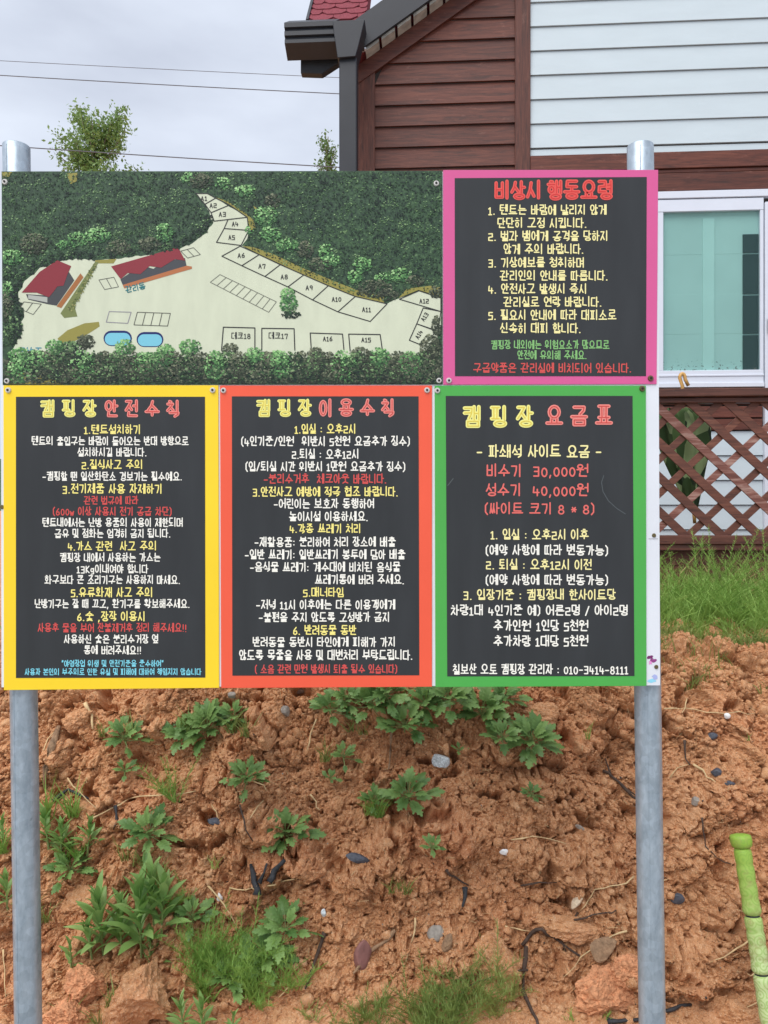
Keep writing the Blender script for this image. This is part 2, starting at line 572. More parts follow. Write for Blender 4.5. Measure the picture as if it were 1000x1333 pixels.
# soffit boards and fascia
n = 40
for i in range(n):
    xa = fa[0] + 0.005 + i * 0.13
    if xa > X_RIDGE - 0.13:
        break
    m = MB()
    m.prism([(xa, rake(xa) - 0.022), (xa + 0.108, rake(xa + 0.108) - 0.022), (xa + 0.108, rake(xa + 0.108) + 0.01), (xa, rake(xa) + 0.01)], -OV + 0.016, -0.0435)
    m.build('soffit_board', M_soff, house)
FW = 0.27
m = MB()
xs0 = hp(440, 25, -OV)[0]
m.prism([(fa[0], rake(fa[0])), (X_RIDGE, rake(X_RIDGE)), (X_RIDGE, rake(X_RIDGE) + FW), (xs0, rake(xs0) + FW), (xs0, rake(fa[0])+0.02)], -OV - 0.02, -OV + 0.012)
m.prism([(X_RIDGE, rake(X_RIDGE)), (2 * X_RIDGE - fa[0] + 2, rake(fa[0] - 2)), (2 * X_RIDGE - fa[0] + 2, rake(fa[0] - 2) + FW), (X_RIDGE, rake(X_RIDGE) + FW)], -OV - 0.02, -OV + 0.012)
m.build('fascia', M_dark, house)
# gable roof slab
m = MB()
m.prism([(xs0 + 0.1, rake(xs0 + 0.1) + 0.03), (X_RIDGE, rake(X_RIDGE) + 0.03), (2 * X_RIDGE - fa[0] + 2, rake(fa[0] - 2) + 0.03), (2 * X_RIDGE - fa[0] + 2, rake(fa[0] - 2) + 0.24), (X_RIDGE, rake(X_RIDGE) + 0.25), (xs0 + 0.1, rake(xs0 + 0.1) + 0.25)], -OV + 0.013, 5.2)
m.build('roof', M_shingle, house)

# main roof behind the gutter: slope facing the viewer, with its shingles
ge = hp(402, 25, -0.14)
sl = R(52)
XG0 = ge[0]
def rp(x, s, up=0.0):
    """point on the main roof: x along the eave, s up the slope, up off the surface"""
    return (x, -0.14 + s * math.cos(sl) - up * math.sin(sl), ge[1] - 0.02 + s * math.sin(sl) + up * math.cos(sl))
m = MB()
xr = hp(478, 0, 0)[0]
vs = [rp(XG0, 0), rp(xr, 0), rp(xr, 2.4), rp(XG0, 2.4), rp(XG0, 0, -0.12), rp(xr, 0, -0.12), rp(xr, 2.4, -0.12), rp(XG0, 2.4, -0.12)]
m.add(vs, [(0, 1, 2, 3), (4, 7, 6, 5), (0, 4, 5, 1), (1, 5, 6, 2), (2, 6, 7, 3), (3, 7, 4, 0)])
mroof = m.build('main_roof', M_shingle, house)
for r_ in range(9):
    for c_ in range(9):
        xa = XG0 + (c_ - 0.5 * (r_ % 2)) * 0.20
        xb = xa + 0.196
        xa, xb = max(xa, XG0), min(xb, xr)
        if xb - xa < 0.05:
            continue
        s0 = r_ * 0.115
        dx = (xb - xa) * 0.22
        m = MB()
        top = [rp(xa + dx, s0, 0.012), rp(xb - dx, s0, 0.012), rp(xb, s0 + 0.05, 0.011), rp(xb, s0 + 0.14, 0.004), rp(xa, s0 + 0.14, 0.004), rp(xa, s0 + 0.05, 0.011)]
        bot = [rp(xa + dx, s0, 0.001), rp(xb - dx, s0, 0.001), rp(xb, s0 + 0.05, 0.001), rp(xb, s0 + 0.14, 0.001), rp(xa, s0 + 0.14, 0.001), rp(xa, s0 + 0.05, 0.001)]
        m.add(top + bot, [tuple(range(6)), tuple(range(11, 5, -1))] + [((i + 1) % 6, i, i + 6, (i + 1) % 6 + 6) for i in range(6)])
        m.build('shingle', M_shingle, mroof)
m = MB()
m.prism([rp(XG0 - .02, 0)[::2], rp(XG0 - .02, 0)[::2], rp(XG0 - .02, 0)[::2]], 0, 0) if False else None
vs = [rp(XG0 - 0.022, 0, -0.13), rp(XG0 - 0.001, 0, -0.13), rp(XG0 - 0.001, 2.4, -0.13), rp(XG0 - 0.022, 2.4, -0.13), rp(XG0 - 0.022, 0, 0.02), rp(XG0 - 0.001, 0, 0.02), rp(XG0 - 0.001, 2.4, 0.02), rp(XG0 - 0.022, 2.4, 0.02)]
m.add(vs, [(0, 3, 2, 1), (4, 5, 6, 7), (0, 1, 5, 4), (1, 2, 6, 5), (2, 3, 7, 6), (3, 0, 4, 7)])
m.build('verge_board', M_dark, house)

# gutter with stepped front
gy = -0.46
gx0, gz0 = hp(370, 30, gy)
gx1, _ = hp(438, 30, gy)
zz = lambda py, y: hp(380, py, y)[1]
pr = [(gy, zz(29, gy)), (gy, zz(35, gy)), (gy + 0.022, zz(36, gy)), (gy + 0.022, zz(38, gy)), (gy + 0.008, zz(39.5, gy)), (gy + 0.008, zz(45, gy)), (gy + 0.03, zz(46, gy)), (gy + 0.03, zz(48, gy)),
      (gy + 0.018, zz(49.5, gy)), (gy + 0.018, zz(54, gy)), (gy + 0.14, zz(79, gy + 0.14)), (gy + 0.22, zz(79, gy + 0.22)), (gy + 0.22, zz(27, gy + 0.22))]
m = MB(); m.profile(pr, gx0, gx1); m.build('gutter', M_dark, house)
# collector box and downspout
ya, yb = gy - 0.02, gy + 0.16
c1_, c2_ = hp(433, 27, ya), hp(475, 25, ya)
c3_, c4_ = hp(464, 80, ya + 0.07), hp(441, 82, ya + 0.07)
m = MB(); m.prism([c4_, c3_, (hp(467, 58, ya)[0], hp(467, 58, ya)[1]), c2_, c1_, hp(435, 45, ya)], ya, yb); m.build('gutter_outlet', M_dark, house, bevel=0.004)
d0, d1_ = hp(441.5, 80, ya + 0.03)[0], hp(464.5, 80, ya + 0.03)[0]
m = MB(); m.box(d0, d1_, ya + 0.03, yb - 0.01, 3.75, c3_[1] + 0.01)
m.box(d0 + 0.012, d1_ - 0.004, ya + 0.04, yb - 0.02, 1.15, 3.76)
m.build('downspout', M_dark, house, bevel=0.008)
# ribbed bracket next to the outlet
m = MB()
for i in range(4):
    a_, b_ = hp(467, 30 + i * 9, -0.26), hp(474, 36 + i * 9, -0.26)
    m.box(a_[0], b_[0], -0.30, -0.22, b_[1], a_[1])
m.build('gutter_bracket', M_dark2, house)
m = MB(); a_, b_ = hp(461, 70, -0.2), hp(477, 65, -0.2)
m.prism([(a_[0], a_[1] - 0.008), (b_[0], b_[1] - 0.008), (b_[0], b_[1] + 0.006), (a_[0], a_[1] + 0.006)], -0.23, -0.20); m.build('drip_edge', M_frame, house)
# box under the gutter
m = MB()
q = lambda x, y: hp(x, y, -0.26)
m.prism([q(391.5, 95), q(419, 96), q(442, 81), q(442, 50), q(391.5, 55)], -0.26, -0.19)
m.build('eave_box', M_dark2, house, bevel=0.004)

# white siding
wp = 0.1995
zb = hp(690, 205.5)[1]
z = hp(690, 194)[1] - wp
def top_lim(z):
    return z < 7.0
zs = []
zz0 = hp(690, 194)[1]
j = 0
while zz0 + j * wp < 8.2:
    za = zz0 + j * wp
    l0, l1 = max(XR1, lo(za)), max(XR1, lo(za + wp))
    r0_, r1_ = min(X_END, 2 * X_RIDGE - lo(za)), min(X_END, 2 * X_RIDGE - lo(za + wp))
    if r1_ - l1 < .05:
        break
    if j == 0:
        plank(zb, za - 0.012, XR1, XR1, X_END, X_END, M_siding, 'siding_board', 0.014, 0.010)
    plank(za, za + wp - 0.005, l0, l1, r0_, r1_, M_siding, 'siding_board', 0.022, 0.008)
    j += 1
# brown bands under the siding
ba, bb, bc = hp(860, 201.5)[1], hp(860, 223)[1], hp(860, 251.5)[1]
band0, band1 = ba - 0.01, bb
m = MB(); m.box(XR1, X_END, -0.045, 0, bb + 0.004, zb - 0.003); m.build('band_board', M_wood, house, bevel=0.003)
m = MB(); m.box(XR1, X_END, -0.030, 0, bb - 0.028, bb); m.build('band_board', M_wood, house, bevel=0.003)
m = MB(); m.box(XR1, X_END, -0.040, 0, bc, bb - 0.034); m.build('band_board', M_wood, house, bevel=0.003)

# sliding window with frame, pane and painted reflections; door beside it
zt, zg1, zg0, zfb = hp(860, 256)[1], hp(861, 279)[1], hp(861, 484)[1], hp(861, 506)[1]
wxl, wgl, wgr, wxr = hp(835, 300)[0], hp(861.5, 300)[0], hp(986.5, 300)[0], hp(991, 300)[0]
m = MB(); m.box(XR1 + 0.2, 3.6, -0.055, 0, hp(860, 262)[1], hp(860, 252.8)[1]); m.build('head_flashing', M_frame, house, bevel=0.003)
win = MB()
win.box(wxl, wxr, -0.050, 0, zg1, hp(860, 263.5)[1])
win.box(wxl, wgl, -0.048, 0, zg0, zg1)
win.box(wgr, wxr, -0.048, 0, zg0, zg1)
win.box(wxl, wxr, -0.050, 0, zfb, zg0)
wframe = win.build('window', M_frame, house, bevel=0.003)
m = MB(); m.box(wxl, wxr, -0.062, -0.0505, zfb, zfb + 0.035)
m.box(wxl, wxr, -0.056, -0.0505, zg0 - 0.05, zg0 - 0.035); m.build('sill', M_frame, wframe, bevel=0.002)

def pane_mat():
    m, nt, b = new_mat('glass with sky tint')
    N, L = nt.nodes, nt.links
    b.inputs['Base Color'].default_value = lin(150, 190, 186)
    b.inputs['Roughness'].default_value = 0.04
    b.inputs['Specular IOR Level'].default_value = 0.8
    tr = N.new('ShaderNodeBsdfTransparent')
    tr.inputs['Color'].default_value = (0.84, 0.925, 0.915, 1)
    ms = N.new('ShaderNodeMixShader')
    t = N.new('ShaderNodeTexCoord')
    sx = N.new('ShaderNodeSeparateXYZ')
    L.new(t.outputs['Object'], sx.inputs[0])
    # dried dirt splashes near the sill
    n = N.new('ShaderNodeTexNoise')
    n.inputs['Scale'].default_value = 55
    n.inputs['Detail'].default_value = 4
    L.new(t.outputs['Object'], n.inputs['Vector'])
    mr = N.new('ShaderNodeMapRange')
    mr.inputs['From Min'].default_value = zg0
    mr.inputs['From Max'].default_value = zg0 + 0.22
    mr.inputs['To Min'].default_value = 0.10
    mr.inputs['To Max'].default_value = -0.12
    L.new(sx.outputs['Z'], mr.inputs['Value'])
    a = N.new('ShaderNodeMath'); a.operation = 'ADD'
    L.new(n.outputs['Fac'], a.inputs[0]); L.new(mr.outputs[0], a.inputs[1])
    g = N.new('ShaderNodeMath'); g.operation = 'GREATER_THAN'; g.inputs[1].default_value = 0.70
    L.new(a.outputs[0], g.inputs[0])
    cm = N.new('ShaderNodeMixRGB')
    cm.inputs['Color1'].default_value = lin(150, 190, 186)  # thin diffuse film, its teal standing in for reflected sky
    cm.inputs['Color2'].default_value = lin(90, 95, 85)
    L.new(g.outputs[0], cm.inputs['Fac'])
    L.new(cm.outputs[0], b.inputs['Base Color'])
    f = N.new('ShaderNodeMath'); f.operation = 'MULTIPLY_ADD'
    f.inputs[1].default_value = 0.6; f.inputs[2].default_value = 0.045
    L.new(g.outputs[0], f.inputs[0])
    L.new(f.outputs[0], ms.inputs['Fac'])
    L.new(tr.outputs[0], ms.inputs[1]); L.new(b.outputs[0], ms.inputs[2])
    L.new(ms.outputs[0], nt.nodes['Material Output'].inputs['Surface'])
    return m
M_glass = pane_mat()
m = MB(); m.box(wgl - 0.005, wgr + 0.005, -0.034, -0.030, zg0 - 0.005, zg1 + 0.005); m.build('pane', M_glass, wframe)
M_refl = flat('painted sky reflection', lin(194, 211, 207), 0.7, var=0.05, scale=3)  # pale sheet behind the glass, coloured as the sky's reflection
M_refl2 = flat('bright painted reflection', lin(206, 225, 220), 0.6, var=0.04, scale=3)
M_refl_dark = flat('dark painted reflection', lin(8, 30, 34), 0.5, var=0.1, scale=4)
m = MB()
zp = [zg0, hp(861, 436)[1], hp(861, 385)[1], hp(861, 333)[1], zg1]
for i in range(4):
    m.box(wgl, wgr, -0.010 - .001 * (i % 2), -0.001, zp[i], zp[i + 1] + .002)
m.build('painted_reflection', M_refl, wframe, bevel=0.001)
m = MB(); m.box(hp(914, 300)[0], hp(929, 300)[0], -0.018, -0.0105, zg0, zg1 - 0.05); m.build('reflection_strip', M_refl2, wframe)  # bright band of the reflection, painted as a thin strip
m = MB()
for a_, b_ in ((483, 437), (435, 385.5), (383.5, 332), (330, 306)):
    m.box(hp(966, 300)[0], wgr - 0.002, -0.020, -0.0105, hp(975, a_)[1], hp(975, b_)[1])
m.build('dark_reflection', M_refl_dark, wframe)  # dark part of the reflection, put into the colour of thin boxes
# door to the right of the window
door = MB()
dx0 = hp(992, 300)[0]
dz0 = 1.36
dt = hp(1000, 266)[1]
door.box(dx0 + 0.002, dx0 + 0.075, -0.058, 0, dz0, dt)
door.box(dx0 + 0.075, dx0 + 1.0, -0.058, 0, dt - 0.09, dt)
door.box(dx0 + 0.92, dx0 + 1.0, -0.058, 0, dz0, dt - 0.09)
door.box(dx0 + 0.075, dx0 + 0.92, -0.058, 0, dz0, dz0 + 0.12)
door.box(dx0 + 0.075, dx0 + 0.92, -0.056, 0, dz0 + 0.95, dz0 + 1.02)
dob = door.build('door', M_frame, house, bevel=0.004)
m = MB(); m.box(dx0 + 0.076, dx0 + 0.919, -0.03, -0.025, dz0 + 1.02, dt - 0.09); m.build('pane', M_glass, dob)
m = MB(); m.box(dx0 + 0.076, dx0 + 0.919, -0.03, -0.001, dz0 + 0.12, dz0 + 0.95); m.build('lower_panel', M_frame, dob)
m = MB(); hx, hz = hp(997, 437)[0], hp(997, 437)[1]
m.box(hx - 0.012, hx + 0.06, -0.10, -0.0585, hz, hz + 0.125); m.build('handle', flat('black plastic', lin(22, 22, 24), 0.4), dob, bevel=0.008)

# siding and brown band below the window, seen through the lattice
zl = zfb - 0.005
for a_, b_ in ((512, 527), (529.5, 544), (546, 560)):
    m = MB(); m.box(XR1, wxr, -0.028, 0, hp(950, b_)[1], hp(950, a_)[1]); m.build('band_board', M_wood, house, bevel=0.003)
zc = hp(950, 561.5)[1]
while zc > 1.2:
    plank(zc - wp + 0.005, zc, XR1, XR1, dx0, dx0, M_siding, 'siding_board', 0.022, 0.008)
    zc -= wp

# ------------------------------------------------------------------ deck and its lattice railing
M_lat = wood_mat('lattice wood', lin(100, 58, 44), lin(66, 38, 29), lin(124, 78, 60), 0.2)
M_latw = wood_mat('worn lattice wood', lin(122, 74, 62), lin(86, 50, 42), lin(176, 146, 134), 0.9)
ry = -1.75
def dp(px, py, yl=ry):
    return hp(px, py, yl)
deck = thing('deck_railing', (0, YW, 0), 'dark brown wooden deck railing with diamond lattice below the window', 'railing', rot=(0, 0, TH))
dxa, dxb = -0.6, 4.4
z_top, z_r2, z_r3 = dp(900, 507.5)[1], dp(900, 518.5)[1], dp(900, 525)[1]
z_b1, z_b0 = dp(900, 697)[1], dp(900, 716)[1]
m = MB(); m.box(dxa, dxb, ry - 0.055, ry + 0.075, z_r2 + 0.003, z_top); m.build('top_rail', M_rail, deck, bevel=0.004)
m = MB(); m.box(dxa, dxb, ry - 0.025, ry + 0.045, z_r3, z_r2); m.build('rail_board', M_rail, deck, bevel=0.003)
m = MB(); m.box(dxa, dxb, ry - 0.040, ry + 0.055, z_b0 + 0.035, z_b1); m.box(dxa, dxb, ry - 0.03, ry + 0.055, z_b0, z_b0 + 0.0345); m.build('bottom_rail', M_rail, deck, bevel=0.003)
zmid = (z_b1 + z_r3) / 2
hh = (z_r3 - z_b1) / 2
SP = 0.2135
WD = 0.036                                        # half width measured along x
xa0 = dp(851, 525)[0]
def slat(xtop, direction, yy, mat, WD=WD):
    # runs from the top rail to the bottom rail at about 47 degrees
    dxz = (2 * hh) / 0.945
    xb_ = xtop + direction * dxz
    m = MB()
    m.prism([(xb_ - WD, z_b1 - 0.004), (xb_ + WD, z_b1 - 0.004), (xtop + WD, z_r3 + 0.004), (xtop - WD, z_r3 + 0.004)], yy, yy + 0.011)
    return m.build('slat', mat, deck, bevel=0.0015)
for i in range(-12, 18):
    xt = xa0 + i * SP
    if dxa + 0.05 < xt < dxb - 1.0:
        slat(xt, 1, ry - 0.004, M_latw if i in (0, 7) else M_lat)
    xt2 = dp(938, 525)[0] + i * SP
    if dxa + 0.95 < xt2 < dxb - 0.05:
        slat(xt2, -1, ry + 0.0085, M_latw if i in (2, 9) else M_lat, 0.030)
for xp in (dxa + 0.045, 1.45, 3.15, dxb - 0.045):
    m = MB(); m.box(xp - 0.045, xp + 0.045, ry + 0.078, ry + 0.168, 1.1, z_top - 0.05); m.build('post', M_woodv, deck, bevel=0.003)
zk = z_b0 - 0.004
for i in range(4):
    m = MB(); m.box(dxa, dxb, ry + 0.02 + 0.004 * i, ry + 0.045 + 0.003 * i, zk - 0.0885, zk); m.build('skirting_board', M_rail, deck, bevel=0.002)
    zk -= 0.089
deckf = thing('deck_floor', (0, YW, 0), 'brown board deck floor between the lattice railing and the house', 'deck', rot=(0, 0, TH))
for i in range(11):
    y0 = ry + 0.175 + i * 0.139
    if y0 + 0.133 > -0.06:
        break
    m = MB(); m.box(dxa, dxb, y0, y0 + 0.133, 1.33, 1.355); m.build('plank', M_rail, deckf, bevel=0.002)

# umbrella hooked over the rail by its handle
ux, uz = dp(893, 507, ry + 0.11)
def hloc(x, y, z):
    return Vector((x * cT - y * sT, YW + x * sT + y * cT, z))
umb = thing('umbrella', hloc(ux, ry + 0.13, z_top), 'folded green leaf-print umbrella hooked over the rail behind the lattice', 'umbrella')
M_umwood = flat('varnished handle', lin(206, 160, 92), 0.35, var=0.15, scale=30)
hk = []
for i in range(13):
    a = math.pi * i / 12
    hk.append(Vector((-0.02 + 0.0 * i + 0.017 - 0.017 * math.cos(a) - 0.012, 0.0, 0.085 + 0.034 * math.sin(a))))
pts = [Vector((-0.03, 0.03, -0.14)), Vector((-0.022, 0.01, -0.04)), Vector((-0.013, 0, 0.04))] + hk[1:] + [Vector((0.022, 0, 0.045))]
hm = MB(); hm.tube(pts, 0.0105, 10); hm.build('handle', M_umwood, umb, smooth=True)
def leafy():
    m, nt, b = new_mat('leaf print cloth')
    N, L = nt.nodes, nt.links
    t = N.new('ShaderNodeTexCoord')
    mpp = N.new('ShaderNodeMapping'); mpp.inputs['Scale'].default_value = (16, 16, 6); mpp.inputs['Rotation'].default_value = (0, 0.5, 0)
    v = N.new('ShaderNodeTexVoronoi'); v.inputs['Scale'].default_value = 1.0
    L.new(t.outputs['Object'], mpp.inputs['Vector']); L.new(mpp.outputs[0], v.inputs['Vector'])
    c = N.new('ShaderNodeValToRGB')
    c.color_ramp.interpolation = 'CONSTANT'
    E = c.color_ramp.elements
    E[0].position, E[0].color = 0.0, lin(40, 62, 36)
    E[1].position, E[1].color = 0.75, lin(150, 172, 120)
    x = E.new(0.35); x.color = lin(62, 88, 46)
    x = E.new(0.6); x.color = lin(98, 128, 74)
    sp = N.new('ShaderNodeSeparateColor')
    L.new(v.outputs['Color'], sp.inputs[0]); L.new(sp.outputs[0], c.inputs['Fac'])
    L.new(c.outputs[0], b.inputs['Base Color']); b.inputs['Roughness'].default_value = 0.75
    return m
cz = [-0.10, -0.14, -0.2, -0.28, -0.38, -0.48, -0.58, -0.68, -0.72]
crd = [0.05, 0.11, 0.145, 0.14, 0.12, 0.09, 0.06, 0.03, 0.012]
vs, fs = [], []
SG = 48
for i, (z_, r_) in enumerate(zip(cz, crd)):
    for k_ in range(SG):
        a = 2 * math.pi * k_ / SG
        fold = 1 + 0.24 * math.sin(a * 8 + i * 0.25) + 0.08 * math.sin(a * 3 + i)
        vs.append((-0.03 + 0.10 * (i / 8) + r_ * fold * math.cos(a), 0.03 + 0.5 * r_ * fold * math.sin(a), z_ + 0.02 * math.sin(a * 8 + 1) * (i < 3)))
for i in range(len(cz) - 1):
    for k_ in range(SG):
        fs.append((i * SG + k_, i * SG + (k_ + 1) % SG, (i + 1) * SG + (k_ + 1) % SG, (i + 1) * SG + k_))
cn = MB(); cn.add(vs, fs); cn.build('canopy', leafy(), umb, smooth=True)
tp = MB(); tp.tube([(0.067, 0.03, -0.71), (0.072, 0.03, -0.79)], [0.012, 0.010], 10); tp.build('tip', M_umwood, umb, smooth=True)

# small dark stone pot on the deck edge
px_, pz_ = dp(938, 700, ry + 0.25)
pot_l = hloc(px_, ry + 0.25, 1.355)
m = MB()
prf = [(0.055, 0.0), (0.075, 0.03), (0.085, 0.08), (0.08, 0.125), (0.09, 0.14), (0.082, 0.145), (0.07, 0.12), (0.0, 0.11)]
vs, fs = [], []
for r_, z_ in prf:
    for k_ in range(20):
        a = 2 * math.pi * k_ / 20
        vs.append((r_ * math.cos(a), r_ * math.sin(a), z_))
for i in range(len(prf) - 1):
    for k_ in range(20):
        fs.append((i * 20 + k_, i * 20 + (k_ + 1) % 20, (i + 1) * 20 + (k_ + 1) % 20, (i + 1) * 20 + k_))
m.add(vs, fs)
tag(m.build('plant_pot', flat('dark grey pot', lin(84, 90, 84), 0.8, var=0.3, scale=30, bump=0.3), None, smooth=True, loc=pot_l), 'small dark grey pot on the deck behind the foot of the lattice', 'pot')

# ------------------------------------------------------------------ the sign posts
def galv(name):
    m, nt, b = new_mat(name)
    N, L = nt.nodes, nt.links
    t = N.new('ShaderNodeTexCoord')
    v = N.new('ShaderNodeTexVoronoi'); v.inputs['Scale'].default_value = 55
    n = N.new('ShaderNodeTexNoise'); n.inputs['Scale'].default_value = 9; n.inputs['Detail'].default_value = 7
    n.inputs['Roughness'].default_value = 0.7
    mpp = N.new('ShaderNodeMapping'); mpp.inputs['Scale'].default_value = (3, 3, 1.0)
    L.new(t.outputs['Object'], v.inputs['Vector'])
    L.new(t.outputs['Object'], mpp.inputs['Vector']); L.new(mpp.outputs[0], n.inputs['Vector'])
    c = N.new('ShaderNodeValToRGB')
    c.color_ramp.elements[0].position, c.color_ramp.elements[0].color = 0.30, lin(142, 156, 168)
    c.color_ramp.elements[1].position, c.color_ramp.elements[1].color = 0.72, lin(190, 202, 212)
    L.new(n.outputs['Fac'], c.inputs['Fac'])
    sp = N.new('ShaderNodeSeparateColor'); L.new(v.outputs['Color'], sp.inputs[0])
    mr = N.new('ShaderNodeMapRange'); mr.inputs['To Min'].default_value = 0.9; mr.inputs['To Max'].default_value = 1.08
    L.new(sp.outputs[0], mr.inputs['Value'])
    hs = N.new('ShaderNodeHueSaturation'); L.new(mr.outputs[0], hs.inputs['Value']); L.new(c.outputs[0], hs.inputs['Color'])
    # scratches and stains
    n3 = N.new('ShaderNodeTexNoise'); n3.inputs['Scale'].default_value = 30; n3.inputs['Detail'].default_value = 3
    L.new(t.outputs['Object'], n3.inputs['Vector'])
    c3 = N.new('ShaderNodeValToRGB')
    c3.color_ramp.elements[0].position, c3.color_ramp.elements[0].color = 0.70, (0, 0, 0, 1)
    c3.color_ramp.elements[1].position, c3.color_ramp.elements[1].color = 0.78, (0.6, 0.6, 0.6, 1)
    L.new(n3.outputs['Fac'], c3.inputs['Fac'])
    mxx = N.new('ShaderNodeMixRGB'); L.new(c3.outputs[0], mxx.inputs['Fac']); L.new(hs.outputs[0], mxx.inputs['Color1'])
    mxx.inputs['Color2'].default_value = lin(96, 100, 100)
    L.new(mxx.outputs[0], b.inputs['Base Color'])
    b.inputs['Metallic'].default_value = 0.5
    b.inputs['Roughness'].default_value = 0.42
    return m
M_galv = galv('galvanised steel')
BY = 2.10                                        # distance of the printed faces
def sign_post(pxt, pxb, label):
    y = 2.158
    k = y / 1000
    xt, xb = (pxt - 500) * k, (pxb - 500) * k
    zt_ = H - (190 - CY) * k
    zb_ = H - (1333 - CY) * k
    dxz = (xt - xb) / (zt_ - zb_)
    x_foot = xb + dxz * (-0.05 - zb_)
    t = thing('sign_post', (x_foot, y, -0.05), label, 'post', 'galvanised posts carrying the notice boards')
    L = zt_ + 0.05
    m = MB()
    top = Vector((xt - x_foot, 0, L))
    r = 0.0362
    vs, fs = [], []
    SGN = 40
    rings = [(0, r), (0.3, r), (0.6, r), (1 - 0.002 / L, r), (1, r - 0.0015), (1, r - 0.0035), (0.9, r - 0.0035)]
    for s_, rr in rings:
        for q_ in range(SGN):
            a = 2 * math.pi * q_ / SGN
            vs.append((top.x * s_ + rr * math.cos(a), rr * math.sin(a), L * s_))
    for i in range(len(rings) - 1):
        for q_ in range(SGN):
            fs.append((i * SGN + q_, i * SGN + (q_ + 1) % SGN, (i + 1) * SGN + (q_ + 1) % SGN, (i + 1) * SGN + q_))
    fs.append(tuple(6 * SGN + q_ for q_ in range(SGN)))
    m.add(vs, fs)
    m.build('pipe', M_galv, t, smooth=True)
    # a weld seam running down the pipe
    a = -1.9
    m = MB(); m.tube([(r * math.cos(a), r * math.sin(a), 0), (top.x + r * math.cos(a), r * math.sin(a), L - 0.01)], 0.0012, 5)
    m.build('weld_seam', M_galv, t)
    return t
sign_post(21.5, 37, 'grey galvanised steel post under the yellow-bordered notice')
sign_post(833.5, 849, 'grey galvanised steel post under the green-bordered notice')

# ------------------------------------------------------------------ lettering: strokes of Hangul, digits and letters
def circ(n=12, x0=0, y0=0, x1=1, y1=1):
    return [(x0 + (x1 - x0) * (0.5 + 0.5 * math.cos(2 * math.pi * i / n + 1.57)), y0 + (y1 - y0) * (0.5 + 0.5 * math.sin(2 * math.pi * i / n + 1.57))) for i in range(n)] + ['c']
CONS = {
    'ㄱ': [[(0, .95), (1, .95), (.95, .5), (.6, 0)]],
    'ㄴ': [[(.05, 1), (0, .1), (1, .05)]],
    'ㄷ': [[(1, 1), (.05, 1), (0, .05), (1, .03)]],
    'ㄹ': [[(0, 1), (.95, 1), (.95, .55), (.05, .5), (0, .02), (1, .02)]],
    'ㅁ': [[(0, 1), (1, 1), (1, 0), (0, 0), 'c']],
    'ㅂ': [[(.02, 1), (0, 0), (1, 0), (.98, 1)], [(0, .52), (1, .52)]],
    'ㅅ': [[(.55, 1), (.4, .5), (0, 0)], [(.42, .6), (1, .05)]],
    'ㅇ': [circ()],
    'ㅈ': [[(.05, 1), (.9, 1), (.5, .5), (0, 0)], [(.5, .52), (1, .05)]],
    'ㅊ': [[(.35, 1.12), (.6, 1.05)], [(.03, .8), (.92, .8), (.5, .4), (0, 0)], [(.5, .42), (1, .03)]],
    'ㅋ': [[(0, .95), (1, .95), (.95, .5), (.6, 0)], [(0, .52), (.95, .55)]],
    'ㅌ': [[(1, 1), (.05, 1), (0, .05), (1, .03)], [(.02, .52), (.95, .52)]],
    'ㅍ': [[(0, 1), (1, 1)], [(0, .02), (1, .02)], [(.28, 1), (.3, .02)], [(.72, 1), (.7, .02)]],
    'ㅎ': [[(.35, 1.12), (.65, 1.1)], [(0, .82), (1, .82)], circ(12, .12, -.02, .88, .6)],
}
DBL = {'ㄲ': 'ㄱㄱ', 'ㄸ': 'ㄷㄷ', 'ㅃ': 'ㅂㅂ', 'ㅆ': 'ㅅㅅ', 'ㅉ': 'ㅈㅈ', 'ㄳ': 'ㄱㅅ', 'ㄵ': 'ㄴㅈ', 'ㄶ': 'ㄴㅎ', 'ㄺ': 'ㄹㄱ', 'ㄻ': 'ㄹㅁ', 'ㄼ': 'ㄹㅂ', 'ㄽ': 'ㄹㅅ', 'ㄾ': 'ㄹㅌ', 'ㄿ': 'ㄹㅍ', 'ㅀ': 'ㄹㅎ', 'ㅄ': 'ㅂㅅ'}
LS = 'ㄱㄲㄴㄷㄸㄹㅁㅂㅃㅅㅆㅇㅈㅉㅊㅋㅌㅍㅎ'
VS = 'ㅏㅐㅑㅒㅓㅔㅕㅖㅗㅘㅙㅚㅛㅜㅝㅞㅟㅠㅡㅢㅣ'
FS = ' ㄱㄲㄳㄴㄵㄶㄷㄹㄺㄻㄼㄽㄾㄿㅀㅁㅂㅄㅅㅆㅇㅈㅊㅋㅌㅍㅎ'
VV = {'ㅏ': ([.25], [(.5, .25, 1)]), 'ㅐ': ([.1, .9], [(.5, .1, .9)]), 'ㅑ': ([.25], [(.64, .25, 1), (.36, .25, 1)]), 'ㅒ': ([.1, .9], [(.64, .1, .9), (.36, .1, .9)]),
      'ㅓ': ([.8], [(.5, -.1, .8)]), 'ㅔ': ([.35, 1], [(.5, -.3, .35)]), 'ㅕ': ([.8], [(.64, -.1, .8), (.36, -.1, .8)]), 'ㅖ': ([.35, 1], [(.64, -.3, .35), (.36, -.3, .35)]), 'ㅣ': ([.6], [])}
HV = {'ㅗ': (0, [.5]), 'ㅛ': (0, [.32, .68]), 'ㅜ': (1, [.5]), 'ㅠ': (1, [.32, .68]), 'ㅡ': (.5, [])}
CV = {'ㅘ': 'ㅗㅏ', 'ㅙ': 'ㅗㅐ', 'ㅚ': 'ㅗㅣ', 'ㅝ': 'ㅜㅓ', 'ㅞ': 'ㅜㅔ', 'ㅟ': 'ㅜㅣ', 'ㅢ': 'ㅡㅣ'}
